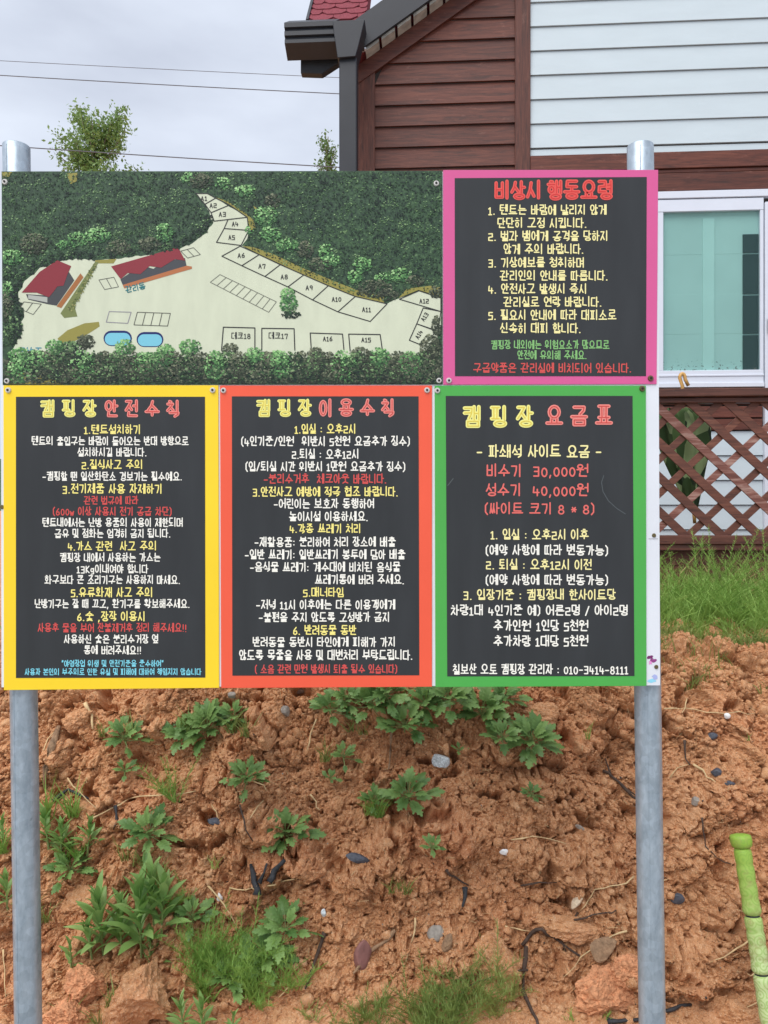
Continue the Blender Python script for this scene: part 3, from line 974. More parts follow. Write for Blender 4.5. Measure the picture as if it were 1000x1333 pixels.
def place(strokes, x0, y0, x1, y1):
    out = []
    for s in strokes:
        out.append([p if p == 'c' else (x0 + (x1 - x0) * p[0], y0 + (y1 - y0) * p[1]) for p in s])
    return out
def cons(c, x0, y0, x1, y1):
    if c in DBL:
        w = (x1 - x0)
        return cons(DBL[c][0], x0, y0, x0 + w * .43, y1) + cons(DBL[c][1], x0 + w * .57, y0, x1, y1)
    if c in 'ㅊㅎ':
        y1 = y1 - (y1 - y0) * .08
    return place(CONS[c], x0, y0, x1, y1)
def vert(v, x0, y0, x1, y1):
    ls, tk = VV[v]
    return place([[(x, 1), (x, 0)] for x in ls] + [[(a, y), (b, y)] for y, a, b in tk], x0, y0, x1, y1)
def horz(v, x0, y0, x1, y1):
    y, tk = HV[v]
    return place([[(0, y), (1, y)]] + [[(x, 1), (x, 0)] for x in tk], x0, y0, x1, y1)
def syll(ch):
    k = ord(ch) - 0xAC00
    c, v, f = LS[k // 588], VS[k % 588 // 28], FS[k % 28]
    lo = 0.36 if f != ' ' else 0.0
    top = 1.0
    out = []
    w = 1.0
    if v in VV:
        two = v in 'ㅐㅒㅔㅖ'
        vx = .60 if not two else .56
        if v in 'ㅓㅕ':
            vx = .62
        if v in 'ㅔㅖ':
            vx = .66
        out += cons(c, .04, lo + (.06 if f == ' ' else .03), .47 if v not in 'ㅔㅖ' else .43, top - .06 if f == ' ' else top)
        out += vert(v, vx, lo - .02 if f != ' ' else 0, .90 if two else .88, 1.04)
        w = .98 if two else .92
    elif v in HV:
        flat_ = v == 'ㅡ'
        h = .12 if flat_ else .24
        base = lo + (.02 if f != ' ' else .06)
        out += cons(c, .18, base + h + (.05 if v in 'ㅗㅛ' else .08), .82, top)
        out += horz(v, .03, base, .97, base + h)
        w = 1.02
    else:
        hv, vv = CV[v]
        h = .10 if hv == 'ㅡ' else .2
        base = lo + (.02 if f != ' ' else .1)
        out += cons(c, .06, base + h + .1, .5, top)
        out += horz(hv, .0, base, .58, base + h)
        out += vert(vv, .72, lo - .02 if f != ' ' else 0, 1.0, 1.04)
        w = 1.06
    if f != ' ':
        out += cons(f, .22 if v in VV or v in CV else .18, 0.0, .84, .26)
    return out, w
GL = {
    '0': ([circ(12, .05, 0, .5, .72)], .58), '1': ([[(.05, .62), (.22, .75), (.22, 0)], [(.05, 0), (.4, 0)]], .46),
    '2': ([[(.05, .72), (.48, .74), (.5, .4), (.06, .34), (.05, .02), (.52, .0)]], .6),
    '3': ([[(.05, .76), (.48, .76), (.48, 0), (.05, 0)], [(.12, .4), (.48, .4)]], .6),
    '4': ([[(.1, .76), (.05, .28), (.55, .28)], [(.4, .55), (.4, 0)]], .62),
    '5': ([[(.5, .76), (.08, .76), (.06, .44), (.5, .42), (.48, .02), (.04, 0)]], .58),
    '6': ([[(.4, .8), (.1, .45), (.07, .1), (.28, 0), (.5, .12), (.45, .4), (.1, .38)]], .6),
    '7': ([[(.05, .6), (.05, .76), (.5, .76), (.3, 0)]], .58),
    '8': ([circ(10, .1, .4, .48, .78), circ(10, .05, 0, .53, .4)], .62),
    '9': ([circ(10, .05, .36, .48, .78), [(.48, .6), (.4, 0)]], .58),
    '.': ([[(.08, .03), (.13, .03)]], .24), ',': ([[(.12, .06), (.05, -.14)]], .26), ':': ([[(.1, .15), (.14, .15)], [(.1, .55), (.14, .55)]], .3),
    '(': ([[(.3, .98), (.12, .75), (.12, .15), (.3, -.08)]], .38), ')': ([[(.05, .98), (.24, .75), (.24, .15), (.05, -.08)]], .38),
    '-': ([[(.05, .38), (.45, .38)]], .55), '/': ([[(.05, -.02), (.42, .9)]], .5), '!': ([[(.12, .85), (.12, .3)], [(.12, .03), (.125, .03)]], .26),
    '*': ([[(.05, .4), (.45, .4)], [(.12, .6), (.38, .2)], [(.38, .6), (.12, .2)]], .5), '"': ([[(.08, .95), (.05, .7)], [(.25, .95), (.22, .7)]], .36),
    'K': ([[(.05, .8), (.05, 0)], [(.45, .8), (.05, .38), (.48, 0)]], .56), 'g': ([circ(10, .05, .12, .42, .55), [(.44, .56), (.44, -.1), (.08, -.16)]], .54),
    'w': ([[(.0, .5), (.12, 0), (.25, .4), (.38, 0), (.5, .5)]], .58), 'A': ([[(.0, 0), (.22, .8), (.46, 0)], [(.08, .28), (.38, .28)]], .54), ' ': ([], .34),
}
def glyph(ch):
    return syll(ch) if '가' <= ch <= '힣' else GL[ch]
class Ink:
    """flat round-ended strokes, each a few hundredths of a millimetre above the last"""
    def __init__(s):
        s.v, s.f, s.n = [], [], 0
    def z(s):
        s.n += 1
        return (s.n % 23) * 0.000012
    def disc(s, x, y, r):
        z, b = s.z(), len(s.v)
        for i in range(8):
            a = math.pi * i / 4 + .39
            s.v.append((x + r * math.cos(a), y + r * math.sin(a), z))
        s.f.append(tuple(range(b, b + 8)))
    def stroke(s, pts, w):
        closed = pts[-1] == 'c'
        pts = pts[:-1] if closed else pts
        r = w / 2
        n = len(pts)
        for i in range(n if closed else n - 1):
            (xa, ya), (xb, yb) = pts[i], pts[(i + 1) % n]
            L = math.hypot(xb - xa, yb - ya)
            if L < 1e-6:
                continue
            nx, ny = -(yb - ya) / L * r, (xb - xa) / L * r
            z, b = s.z(), len(s.v)
            s.v += [(xa + nx, ya + ny, z), (xb + nx, yb + ny, z), (xb - nx, yb - ny, z), (xa - nx, ya - ny, z)]
            s.f.append((b + 3, b + 2, b + 1, b))
        for p in pts:
            s.disc(p[0], p[1], r)
def text_strokes(txt, x0, x1, yc, h):
    """lay the text out in photograph pixels (y down)"""
    gl, x = [], 0
    for ch in txt:
        st, w = glyph(ch)
        gl.append((x, st))
        x += w + .13
    x -= .13
    k = (x1 - x0) / x
    out = []
    for gx, st in gl:
        jy = random.uniform(-.03, .03)
        for s in st:
            out.append([p if p == 'c' else (x0 + (gx + p[0]) * k, yc + h / 2 - (p[1] + jy) * h) for p in s])
    return out

# ------------------------------------------------------------------ the boards
def bx(px): return (px - 500) * BY / 1000
def bz(py): return H - (py - CY) * BY / 1000
M_panel = flat('charcoal print', lin(50, 52, 54), 0.42, spec=0.35, var=0.13, scale=5, stretch=(3, 1, .6))
inkm = {}
def ink_mat(rgb):
    if rgb not in inkm:
        inkm[rgb] = flat('print colour %d %d %d' % rgb, lin(*rgb), 0.45, spec=0.3)
    return inkm[rgb]
def panel_root(name, px, py, label, cat='sign', group='notice panels screwed to the posts'):
    return thing(name, (bx(px), BY, bz(py)), label, cat, group)
def loc2(root, x, y, lift=0.0):
    """photo pixel on the board plane -> the root's frame; lift is towards the viewer"""
    return (bx(x) - root.location.x, -lift, bz(y) - root.location.z)
def add_ink(root, name, strokes, w, rgb, lift):
    ink = Ink()
    for s in strokes:
        ink.stroke(s, w)
    me = mesh_from(name, [loc2(root, x, y, lift + z) for x, y, z in ink.v], ink.f)
    return link(name, me, ink_mat(rgb), root)
def sheet(root, name, poly, mat, lift, thick=0.0, bev=0):
    m = MB()
    pts = [loc2(root, x, y, 0) for x, y in poly]
    if thick:
        m.prism([(p[0], p[2]) for p in pts], -lift, -lift + thick)
    else:
        m.add([(p[0], -lift, p[2]) for p in pts], [tuple(range(len(pts)))])
    return m.build(name, mat, root, bevel=bev)
M_screw = flat('pale screw washer', lin(214, 210, 204), 0.35, metal=0.2)
M_screwd = flat('dark screw head', lin(52, 48, 46), 0.4, metal=0.5)
M_screwr = flat('tarnished screw', lin(110, 98, 66), 0.45, metal=0.5)
def screw(root, x, y, mat=None, r=0.0082):
    cx, _, cz_ = loc2(root, x, y)
    m = MB(); m.tube([(cx, -0.0005, cz_), (cx, -0.0045, cz_)], [r, r * 0.8], 14); w = m.build('screw', mat or M_screw, root)
    m = MB(); m.tube([(cx, -0.0047, cz_), (cx, -0.0065, cz_)], [r * 0.42, r * 0.38], 8); m.build('screw_head', M_screwd, w)
YEL, WHT, RED, GRN, CYN = (252, 236, 138), (250, 246, 234), (214, 84, 80), (134, 188, 116), (132, 216, 232)
def notice(name, label, outer, inner, rgb, lines, titles, screws):
    cx, cy = sum(p[0] for p in outer) / 4, max(p[1] for p in outer)
    root = panel_root(name, cx, cy, label)
    bm_ = flat('border ' + name, lin(*rgb), 0.38, spec=0.4, var=0.03, scale=5)
    sheet(root, 'border', outer, bm_, 0.0, 0.003, 0.0006)
    sheet(root, 'dark_face', inner, M_panel, 0.0006)
    for st_, x0, x1, yc, h, rgbs in titles:
        s = text_strokes(st_, x0, x1, yc, h)
        add_ink(root, 'title_text', s, h * .21, rgbs[0], 0.0010)
        add_ink(root, 'title_core', s, h * .055, rgbs[1], 0.0015)
    for txt, x0, x1, yc, h, c in lines:
        s = text_strokes(txt, x0 + .8, x1 - .8, yc, h)
        add_ink(root, 'text_line', s, h * .130, c, 0.0010)
    for x, y, *mm in screws:
        screw(root, x, y, mm[0] if mm else None)
    return root
YEL2 = (250, 238, 168)
TY = ((242, 236, 140), (228, 204, 84))
TR = ((238, 140, 130), (205, 76, 70))
TR2 = ((232, 92, 84), (214, 60, 58))
notice('notice_board', 'yellow-bordered dark notice with small white and yellow Korean lines on campsite safety', [(4.5, 501.5), (284.3, 501.5), (285.3, 895.5), (5, 898.5)], [(21, 516.5), (267, 516.5), (267.5, 882), (21, 882.5)], (250, 212, 44), [
    ('1.텐트설치하기', 109, 184, 559, 11, YEL), ('텐트의 출입구는 바람이 들어오는 반대 방향으로', 41, 246.5, 574, 10.5, WHT), ('설치하시길 바랍니다.', 100.6, 192, 588.5, 10.5, WHT),
    ('2.질식사고 주의', 106, 187, 604.6, 11, YEL), ('-캠핑할 땐 일산화탄소 경보기는 필수예요.', 55, 238, 620, 10.5, WHT), ('3.전기제품 사용 자제하기', 81, 212, 636.2, 11.5, YEL),
    ('관련 법규에 따라', 109, 181, 651.3, 10, RED), ('(600w 이상 사용시 전기 공급 차단)', 68, 225, 665.4, 10.5, RED), ('텐트내에서는 난방 용품의 사용이 제한되며', 55, 239, 680, 10.5, WHT),
    ('급유 및 점화는 엄격히 금지 됩니다.', 71, 223, 694.3, 10.5, WHT), ('4.가스 관련  사고 주의', 88, 205, 710.7, 11, YEL), ('캠핑장 내에서 사용하는 가스는', 78, 210, 725.5, 10.5, WHT),
    ('13Kg이내여야 합니다', 99.5, 194, 740.4, 10.5, WHT), ('화구보다 큰 조리기구는 사용하지 마세요.', 58, 235.5, 754.5, 10.5, WHT), ('5.유류화재 사고 주의', 92, 200, 771, 11.5, YEL),
    ('난방기구는 잘 때 끄고, 환기구를 확보해주세요.', 45, 248, 785.8, 10.5, WHT), ('6.숯 ,장작 이용시', 100, 190, 802.3, 11.5, YEL), ('사용후 물을 부어 잔불제거후 정리 해주세요!!', 49, 244, 817, 10.5, RED),
    ('사용하신 숯은 분리수거장 옆', 83, 207, 831.7, 10.5, WHT), ('통에 버려주세요!!', 109, 185, 846, 10.5, WHT), ('"야영장업 위생 및 안전기준을 준수하여"', 80, 214, 863.5, 8, CYN),
    ('사용자 본인의 부주의로 인한 유실 및 피해에 대하여 책임지지 않습니다', 32, 263, 874.3, 8, CYN)],
    [('캠 핑 장', 54, 125, 532, 19, TY), ('안 전 수 칙', 137.5, 233.5, 532, 19, TR)],
    [(11, 508), (277, 508)])
notice('notice_board', 'orange-red bordered dark notice with white Korean lines on rules of use', [(286.5, 501.8), (562.5, 501.8), (562.5, 894), (288, 895.8)], [(302, 516), (545, 516), (546, 879), (302.7, 879.5)], (240, 94, 66), [
    ('1.입실 : 오후2시', 383, 464, 558.2, 11.5, YEL), ('(4인기준/인원  위반시 5천원 요금추가 징수)', 313, 535, 574.2, 11.5, WHT), ('2.퇴실 : 오후12시', 379.5, 468, 591, 11.5, WHT),
    ('(입/퇴실 시간 위반시 1만원 요금추가 징수)', 318.6, 529, 607.2, 11.5, WHT), ('-분리수거후  체크아웃 바랍니다.', 343, 504, 623.2, 11.5, RED), ('3.안전사고 예방에 적극 협조 바랍니다.', 328.5, 519, 640, 11.5, YEL),
    ('-어린이는 보호자 동행하여', 356, 488, 655.6, 11.5, WHT), ('놀이시설 이용하세요.', 376, 480, 672, 11.5, WHT), ('4.각종 쓰레기 처리', 376.6, 470.5, 688, 11, YEL),
    ('-재활용품: 분리하여 처리 장소에 배출', 331, 516, 705.4, 11.5, WHT), ('-일반 쓰레기: 일반쓰레기 봉투에 담아 배출', 318.3, 528.5, 721.7, 11.5, WHT), ('-음식물 쓰레기: 계수대에 비치된 음식물', 325, 522, 738, 11.5, WHT),
    ('쓰레기통에 버려 주세요.', 409.6, 527, 754.2, 11.5, WHT), ('5.매너타임', 394, 448.5, 770.8, 11, YEL), ('-저녁 11시 이후에는 다른 이용객에게', 333, 515.5, 787, 11.5, WHT),
    ('-불편을 주지 않도록 고성방가 금지', 336.5, 508, 803.2, 11.5, WHT), ('6. 반려동물 동반', 381, 464.5, 820, 11.5, YEL), ('반려동물 동반시 타인에게 피해가 가지', 328.7, 515.5, 835.6, 11.5, WHT),
    ('않도록 목줄을 사용 및 대변처리 부탁드립니다.', 311, 538, 852.5, 12, WHT), ('( 소음 관련 민원 발생시 퇴출 될수 있습니다)', 331, 518.4, 870.7, 10.5, RED)],
    [('캠 핑 장', 335, 405, 531, 19, TY), ('이 용 수 칙', 416.5, 513, 531, 20, TR)],
    [(291, 508.3), (556, 508)])
notice('notice_board', 'green-bordered dark notice listing campsite fees in pink and yellow Korean', [(566, 502), (841, 502), (841.8, 893), (567, 894.5)], [(580.3, 515.4), (823.5, 515.4), (826, 880), (582.3, 880.5)], (78, 170, 76), [
    ('- 파쇄석 사이트 요금 -', 620, 784, 587.4, 15, YEL2), ('비수기  30,000원', 633, 767.3, 612.6, 15, (232, 112, 104)), ('성수기  40,000원', 632, 767.6, 637.5, 15, (232, 112, 104)),
    ('(싸이트 크기 8 * 8)', 629.6, 775.4, 662, 14, (232, 112, 104)), ('1. 입실 : 오후2시 이후', 638, 767, 695.5, 12.5, YEL2), ('(예약 사항에 따라 변동가능)', 631, 793, 716, 12.5, WHT),
    ('2. 퇴실 : 오후12시 이전', 632, 771, 734.7, 12.5, YEL2), ('(예약 사항에 따라 변동가능)', 631, 793, 754.6, 12.5, WHT), ('3. 입장기준 : 캠핑장내 한사이트당', 602.5, 802, 774, 12.5, YEL2),
    ('차량1대 4인기준 예) 어른2명 / 아이2명', 586.3, 818, 794.2, 12.5, WHT), ('추가인원 1인당 5천원', 642, 767, 814.3, 13, WHT), ('추가차량 1대당 5천원', 642, 767, 834.2, 13, WHT),
    ('칠보산 오토 캠핑장 관리자 : 010-3414-8111', 589, 818.5, 871, 12, WHT)],
    [('캠 핑 장', 604, 693.5, 542, 24, TY), ('요 금 표', 711.5, 796.5, 541, 23, TR)],
    [(569.5, 508.5), (836, 506, M_screwr)])
notice('notice_board', 'pink-bordered dark notice with yellow Korean numbered lines on emergency conduct', [(577, 221.3), (857, 221), (855, 500), (577.2, 500.8)], [(592, 232), (842, 230.5), (841, 489.7), (592.4, 489.7)], (216, 92, 148), [
    ('1. 텐트는 바람에 날리지 않게', 635, 790.5, 273.4, 12, YEL2), ('단단히 고정 시킵니다.', 647, 764.5, 290.3, 12, YEL2), ('2. 벌과 뱀에게 공격을 당하지', 635, 792, 307.3, 12, YEL2),
    ('않게 주의 바랍니다.', 655, 760.5, 324.3, 12, YEL2), ('3. 기상예보를 청취하며', 635, 761, 341.7, 12, YEL2), ('관리인의 안내를 따릅니다.', 650.5, 792, 358.8, 12, YEL2),
    ('4. 안전사고 발생시 즉시', 635, 764.5, 376, 12, YEL2), ('관리실로 연락 바랍니다.', 655, 784, 393, 12, YEL2), ('5. 필요시 안내에 따라 대피소로', 635, 803, 410, 12, YEL2),
    ('신속히 대피 합니다.', 650.5, 757, 427.2, 12, YEL2), ('캠핑장 내외에는 위험요소가 많으므로', 639, 794, 448.8, 10.5, GRN), ('안전에 유의해 주세요.', 673, 764.5, 462.3, 10.5, GRN),
    ('구급약품은 관리실에 비치되어 있습니다.', 615.6, 822.6, 479, 11.5, RED)],
    [('비상시', 645, 704, 247.5, 21, TR2), ('행동요령', 713, 797, 247.5, 22, TR2)],
    [(584.5, 495.5), (847, 492.5, M_screwr)])

# white backing sheet behind the panels
bk = panel_root('backing_sheet', 430, 896, 'white metal backing sheet showing as a strip beside the green-bordered notice', 'sheet', None)
del_m = flat('scuffed white sheet', lin(226, 228, 234), 0.4, var=0.05, scale=3)
M_back = del_m
sheet(bk, 'sheet', [(0.5, 223.5), (857.2, 222.5), (860, 892.5), (1.2, 895)], M_back, -0.0035, 0.004)
for x, y in ((852, 697), (855, 868.5), (1.9, 660)):
    cx, _, cz_ = loc2(bk, x, y)
    m = MB(); m.tube([(cx, 0.003, cz_), (cx, 0.001, cz_)], [0.006, 0.005], 10); m.build('screw', M_screwr, bk)
def blot(root, name, cx, cy, rx, ry_, rgb, seed, lift=-0.0031):
    rr = random.Random(seed)
    pts = []
    for i in range(11):
        a = 2 * math.pi * i / 11
        q_ = rr.uniform(0.5, 1.1)
        pts.append((cx + rx * q_ * math.cos(a), cy - ry_ * q_ * math.sin(a)))
    return sheet(root, name, pts, ink_mat(rgb), lift)
blot(bk, 'printed_mark', 847, 856, 5, 3.2, (120, 50, 104), 1)
blot(bk, 'printed_mark', 851, 860, 4.5, 3.4, (148, 70, 132), 2, -0.0030)
blot(bk, 'printed_mark', 847, 863, 3, 3, (228, 150, 206), 3, -0.0029)
blot(bk, 'printed_mark', 850, 886, 7, 3.6, (146, 214, 236), 4)
blot(bk, 'printed_mark', 853, 882, 4, 3.6, (172, 180, 226), 5, -0.0030)
m = MB(); m.box(*[v for v in (bx(845) - bk.location.x, bx(857) - bk.location.x)], 0.003, 0.0033, bz(702) - bk.location.z, bz(700.5) - bk.location.z); m.build('scratch', ink_mat((190, 190, 196)), bk)
# narrow edge return of the left side
# ------------------------------------------------------------------ the map panel
mapb = panel_root('map_board', 289, 501, 'printed aerial map of the campsite with forest, red roofs and numbered pitches', 'sign')
def forest_mat():
    m, nt, b = new_mat('printed forest')
    N, L = nt.nodes, nt.links
    t = N.new('ShaderNodeTexCoord')
    v = N.new('ShaderNodeTexNoise'); v.inputs['Scale'].default_value = 95; v.inputs['Detail'].default_value = 5; v.inputs['Roughness'].default_value = 0.7
    L.new(t.outputs['Object'], v.inputs['Vector'])
    c = N.new('ShaderNodeValToRGB'); E = c.color_ramp.elements
    E[0].position, E[0].color = 0.36, lin(32, 46, 40)
    E[1].position, E[1].color = 0.72, lin(128, 156, 112)
    x = E.new(0.5); x.color = lin(58, 84, 58)
    x = E.new(0.6); x.color = lin(72, 100, 68)
    L.new(v.outputs['Fac'], c.inputs['Fac'])
    n = N.new('ShaderNodeTexNoise'); n.inputs['Scale'].default_value = 7; n.inputs['Detail'].default_value = 4
    L.new(t.outputs['Object'], n.inputs['Vector'])
    c2 = N.new('ShaderNodeValToRGB'); c2.color_ramp.elements[0].position = 0.38; c2.color_ramp.elements[1].position = 0.62
    L.new(n.outputs['Fac'], c2.inputs['Fac'])
    x = N.new('ShaderNodeMixRGB'); L.new(c2.outputs[0], x.inputs['Fac'])
    x.inputs['Color1'].default_value = lin(40, 52, 50); L.new(c.outputs[0], x.inputs['Color2'])
    x2 = N.new('ShaderNodeMixRGB'); x2.inputs['Fac'].default_value = 0.65
    L.new(c.outputs[0], x2.inputs['Color2']); L.new(x.outputs[0], x2.inputs['Color1'])
    L.new(x2.outputs[0], b.inputs['Base Color']); b.inputs['Roughness'].default_value = 0.42; b.inputs['Specular IOR Level'].default_value = 0.35
    return m
sheet(mapb, 'map_sheet', [(2, 223), (576, 222.3), (576.4, 500.3), (3.5, 501)], forest_mat(), 0.0, 0.003, 0.0005)
M_sand = flat('printed sand', lin(208, 212, 186), 0.42, spec=0.35, var=0.05, scale=10, stretch=(3, 1, 1))
clear = [(255, 252), (263, 261), (267, 267), (274, 280), (277.5, 289.5), (273, 297), (270, 303), (262, 309), (255, 313.5), (246, 319), (234, 324), (224, 328), (200, 332), (176, 334), (150, 337), (124, 339), (110, 338), (99, 337.5), (87, 339), (72, 342), (62, 347), (51, 349.5), (44, 357), (33, 366), (29, 374), (24, 381), (24, 389), (25.5, 396), (31, 405), (31, 413), (26, 422), (29, 434), (24, 441), (18, 452), (12, 461),
         (120, 462), (300, 466), (540, 464), (556, 455), (570, 438), (574, 425), (574.5, 389), (545.6, 378.6), (532, 384), (518, 389), (510, 392), (504, 395.6), (482, 391), (462, 386), (427, 372), (395, 358), (365, 344), (337.6, 331.6), (315, 320), (321.6, 311), (325, 299.6), (321.6, 282), (296, 267.6), (281, 258), (270, 252)]
# ragged edge
rag = []
for i in range(len(clear)):
    a, b = clear[i], clear[(i + 1) % len(clear)]
    n = max(1, int(math.hypot(b[0] - a[0], b[1] - a[1]) / 4))
    for q_ in range(n):
        j = 1.0 if i < 39 else 0.25
        rag.append((a[0] + (b[0] - a[0]) * q_ / n + random.uniform(-j, j), a[1] + (b[1] - a[1]) * q_ / n + random.uniform(-j, j)))
sheet(mapb, 'clearing', rag, M_sand, 0.0005)
def mp_poly(pts, rgb, lift, name):
    return sheet(mapb, name, pts, ink_mat(rgb), lift)
# mustard grass verges
V1 = (148, 140, 72)
for pts in ([(281, 257), (296, 262), (318, 276), (330, 286), (333, 298), (326, 299.6), (322, 283), (299, 267)], [(316, 320), (330, 322), (356, 331), (392, 348), (430, 364), (468, 379), (500, 386), (500, 394.5), (462, 385.5), (427, 371.5), (395, 357.5), (365, 343.5), (338, 331)],
            [(519, 388), (545, 377.5), (573, 386), (573, 374), (560, 372), (530, 376)], [(124, 339), (152, 337), (148, 343), (124, 343)], [(75, 441), (88, 430), (110, 421), (129, 419), (130, 425), (116, 434), (96, 445), (80, 447)],
            [(8, 500), (10, 490), (30, 486), (60, 488), (80, 500)], [(87, 226), (101, 225), (100, 236), (92, 240)], [(3, 224), (16, 224), (12, 230), (4, 231)], [(330, 268), (336, 272), (333, 276)]):
    mp_poly(pts, V1, 0.0008, 'grass_verge')
mp_poly([(124, 341), (129, 341), (97, 398), (101, 412), (84, 414), (79, 408)], (120, 128, 78), 0.0009, 'hedge_strip')
# houses on the map
mp_poly([(34, 383), (64, 385), (74, 374), (90, 354), (97, 365), (74, 398), (62, 396), (37, 390)], (72, 74, 76), 0.0009, 'printed_wall')
mp_poly([(37, 384), (62, 387), (62, 394), (37, 389)], (176, 178, 168), 0.0011, 'printed_wall')
mp_poly([(74, 399), (105, 356), (109, 361), (80, 401)], (164, 106, 62), 0.0010, 'printed_deck')
mp_poly([(28.5, 381), (52, 354), (75, 339), (93, 346.5), (88, 358), (83, 372), (75, 373), (70, 380), (64, 387), (48, 381)], (138, 52, 60), 0.0013, 'printed_roof')
mp_poly([(157, 364), (170, 355), (186, 346), (200, 350), (214, 340), (241, 336), (243, 346), (160, 371)], (74, 76, 80), 0.0009, 'printed_wall')
mp_poly([(160, 371), (243, 346), (250, 347), (250, 350), (162, 375.5)], (180, 112, 72), 0.0010, 'printed_deck')
mp_poly([(145, 347), (232, 322), (241.5, 339.5), (228, 337.5), (210, 348.6), (195, 346.5), (183, 357), (166.5, 355.5), (157.5, 363.6)], (140, 54, 62), 0.0013, 'printed_roof')
for c_ in ((171, 438.5, 19), (195, 441.5, 18)):
    pass
for cx_, cy_, w_, h_ in ((153.5, 440.5, 37, 20), (195.5, 442, 35, 19.5)):
    def cap(w_, h_):
        pts = []
        r = h_ / 2
        for i in range(9):
            a = -math.pi / 2 + math.pi * i / 8
            pts.append((cx_ + w_ / 2 - r + r * math.cos(a), cy_ + r * math.sin(a)))
        for i in range(9):
            a = math.pi / 2 + math.pi * i / 8
            pts.append((cx_ - w_ / 2 + r + r * math.cos(a), cy_ + r * math.sin(a)))
        return pts
    mp_poly(cap(w_, h_), (34, 44, 100), 0.0009, 'pool_rim')
    mp_poly([(x, y + 1) for x, y in cap(w_ - 3.5, h_ - 4)], (124, 196, 214), 0.0012, 'pool_water')
BK = (50, 50, 50)
plots = [[(255, 252), (270, 252), (281, 258), (267, 266)], [(267, 266), (281, 258), (299, 267), (275, 277)], [(275, 277), (299, 267), (322, 283), (279, 288)], [(297, 286), (322, 283), (324, 300), (292, 297.6)],
         [(292, 297.6), (324, 300), (314, 319.6), (282, 315.6)], [(289, 333.6), (313, 320.5), (337.6, 331.6), (315, 346)], [(315, 346), (337.6, 331.6), (365, 344.6), (345, 360)], [(345, 360), (365, 344.6), (395.5, 358), (375, 373.6)],
         [(375, 373.6), (395.5, 358), (427.5, 372), (407, 390.5)], [(407, 390.5), (427.5, 372), (462.6, 386), (440, 406)], [(440, 406), (462.6, 386), (504, 395.6), (482, 418.6)], [(520, 389.6), (545.6, 378.6), (574, 388), (574, 405.6)],
         [(551, 401), (574, 405.6), (570, 431), (542.6, 421.6)], [(542.6, 421.6), (568, 431), (552, 450.6), (533, 443)]]
for p in plots:
    add_ink(mapb, 'pitch_outline', [p + ['c']], 1.3, BK, 0.0010)
for p in ([(456, 457), (454, 435), (495, 435.6), (498, 457)], [(405.5, 457), (404, 433.6), (446, 435), (448, 457)], [(341, 456), (341, 427.5), (383, 428), (384, 456)], [(288.6, 456), (291, 426), (332, 427), (332, 456)]):
    add_ink(mapb, 'pitch_outline', [p], 1.4, BK, 0.0010)
def ladder(a, b, c, d, n, w, rgb):
    st = [[a, b, c, d, 'c']]
    for i in range(1, n):
        q_ = i / n
        st.append([(a[0] + (b[0] - a[0]) * q_, a[1] + (b[1] - a[1]) * q_), (d[0] + (c[0] - d[0]) * q_, d[1] + (c[1] - d[1]) * q_)])
    add_ink(mapb, 'parking_lines', st, w, rgb, 0.0010)
ladder((286.5, 357.5), (360, 393), (350, 406.5), (274, 367.5), 9, 0.8, (110, 110, 100))
ladder((129, 364.5), (148.5, 361), (154.5, 373.5), (136.5, 377), 2, 0.8, (90, 90, 84))
ladder((235.5, 327), (252, 322.5), (261, 331.5), (244.5, 336), 2, 0.8, (90, 90, 84))
ladder((31.5, 393), (54, 396), (43.5, 409.5), (25.5, 402), 2, 0.8, (90, 90, 84))
ladder((142.5, 405.6), (171, 406.5), (166.5, 421), (138.6, 419.4), 1, 1.0, (146, 142, 150))
ladder((179, 406.5), (222, 408), (218.4, 424.5), (174.6, 423), 4, 0.9, (84, 84, 78))
for txt, x, y, w in (('A1', 266, 258, 8), ('A2', 278, 267, 9), ('A3', 290, 278.5, 9), ('A4', 306.5, 291, 8), ('A5', 302, 308.5, 8), ('A6', 314.5, 332, 9), ('A7', 341.5, 346, 9), ('A8', 370.5, 360, 9), ('A9', 403, 374, 9), ('A10', 438.5, 389, 12), ('A11', 477.5, 402.5, 11),
                     ('A12', 552.5, 391.3, 12), ('A16', 427, 440.5, 12), ('A15', 477, 442, 12), ('데크18', 314, 437, 25), ('데크17', 362.5, 437, 25)):
    add_ink(mapb, 'map_text', text_strokes(txt, x - w / 2, x + w / 2, y, 7 if txt[0] == 'A' else 8), 1.05, BK, 0.0010)
for txt, x, y, w in (('A13', 552.5, 412, 11), ('A14', 545, 435, 11)):
    s = text_strokes(txt, -w / 2, w / 2, 0, 6.5)
    ca, sa = math.cos(R(58)), math.sin(R(58))
    s = [[p if p == 'c' else (x + p[0] * ca + p[1] * sa, y - p[0] * sa + p[1] * ca) for p in q_] for q_ in s]
    add_ink(mapb, 'map_text', s, 1.0, BK, 0.0010)
s = text_strokes('관리동', -13, 13, 0, 8)
ca, sa = math.cos(R(14)), math.sin(R(14))
add_ink(mapb, 'map_text', [[p if p == 'c' else (176.5 + p[0] * ca + p[1] * sa, 374.5 - p[0] * sa + p[1] * ca) for p in q_] for q_ in s], 1.25, (38, 116, 122), 0.0010)
add_ink(mapb, 'map_text', [[(27, 453), (32, 453), (31, 457), (27, 457), 'c'], [(36, 452.5), (35, 456), (38, 456)], [(41, 452.5), (40, 456), (43, 455)], [(47, 453), (54, 453)], [(50, 453), (50, 456)]], 1.2, (42, 136, 160), 0.0010)
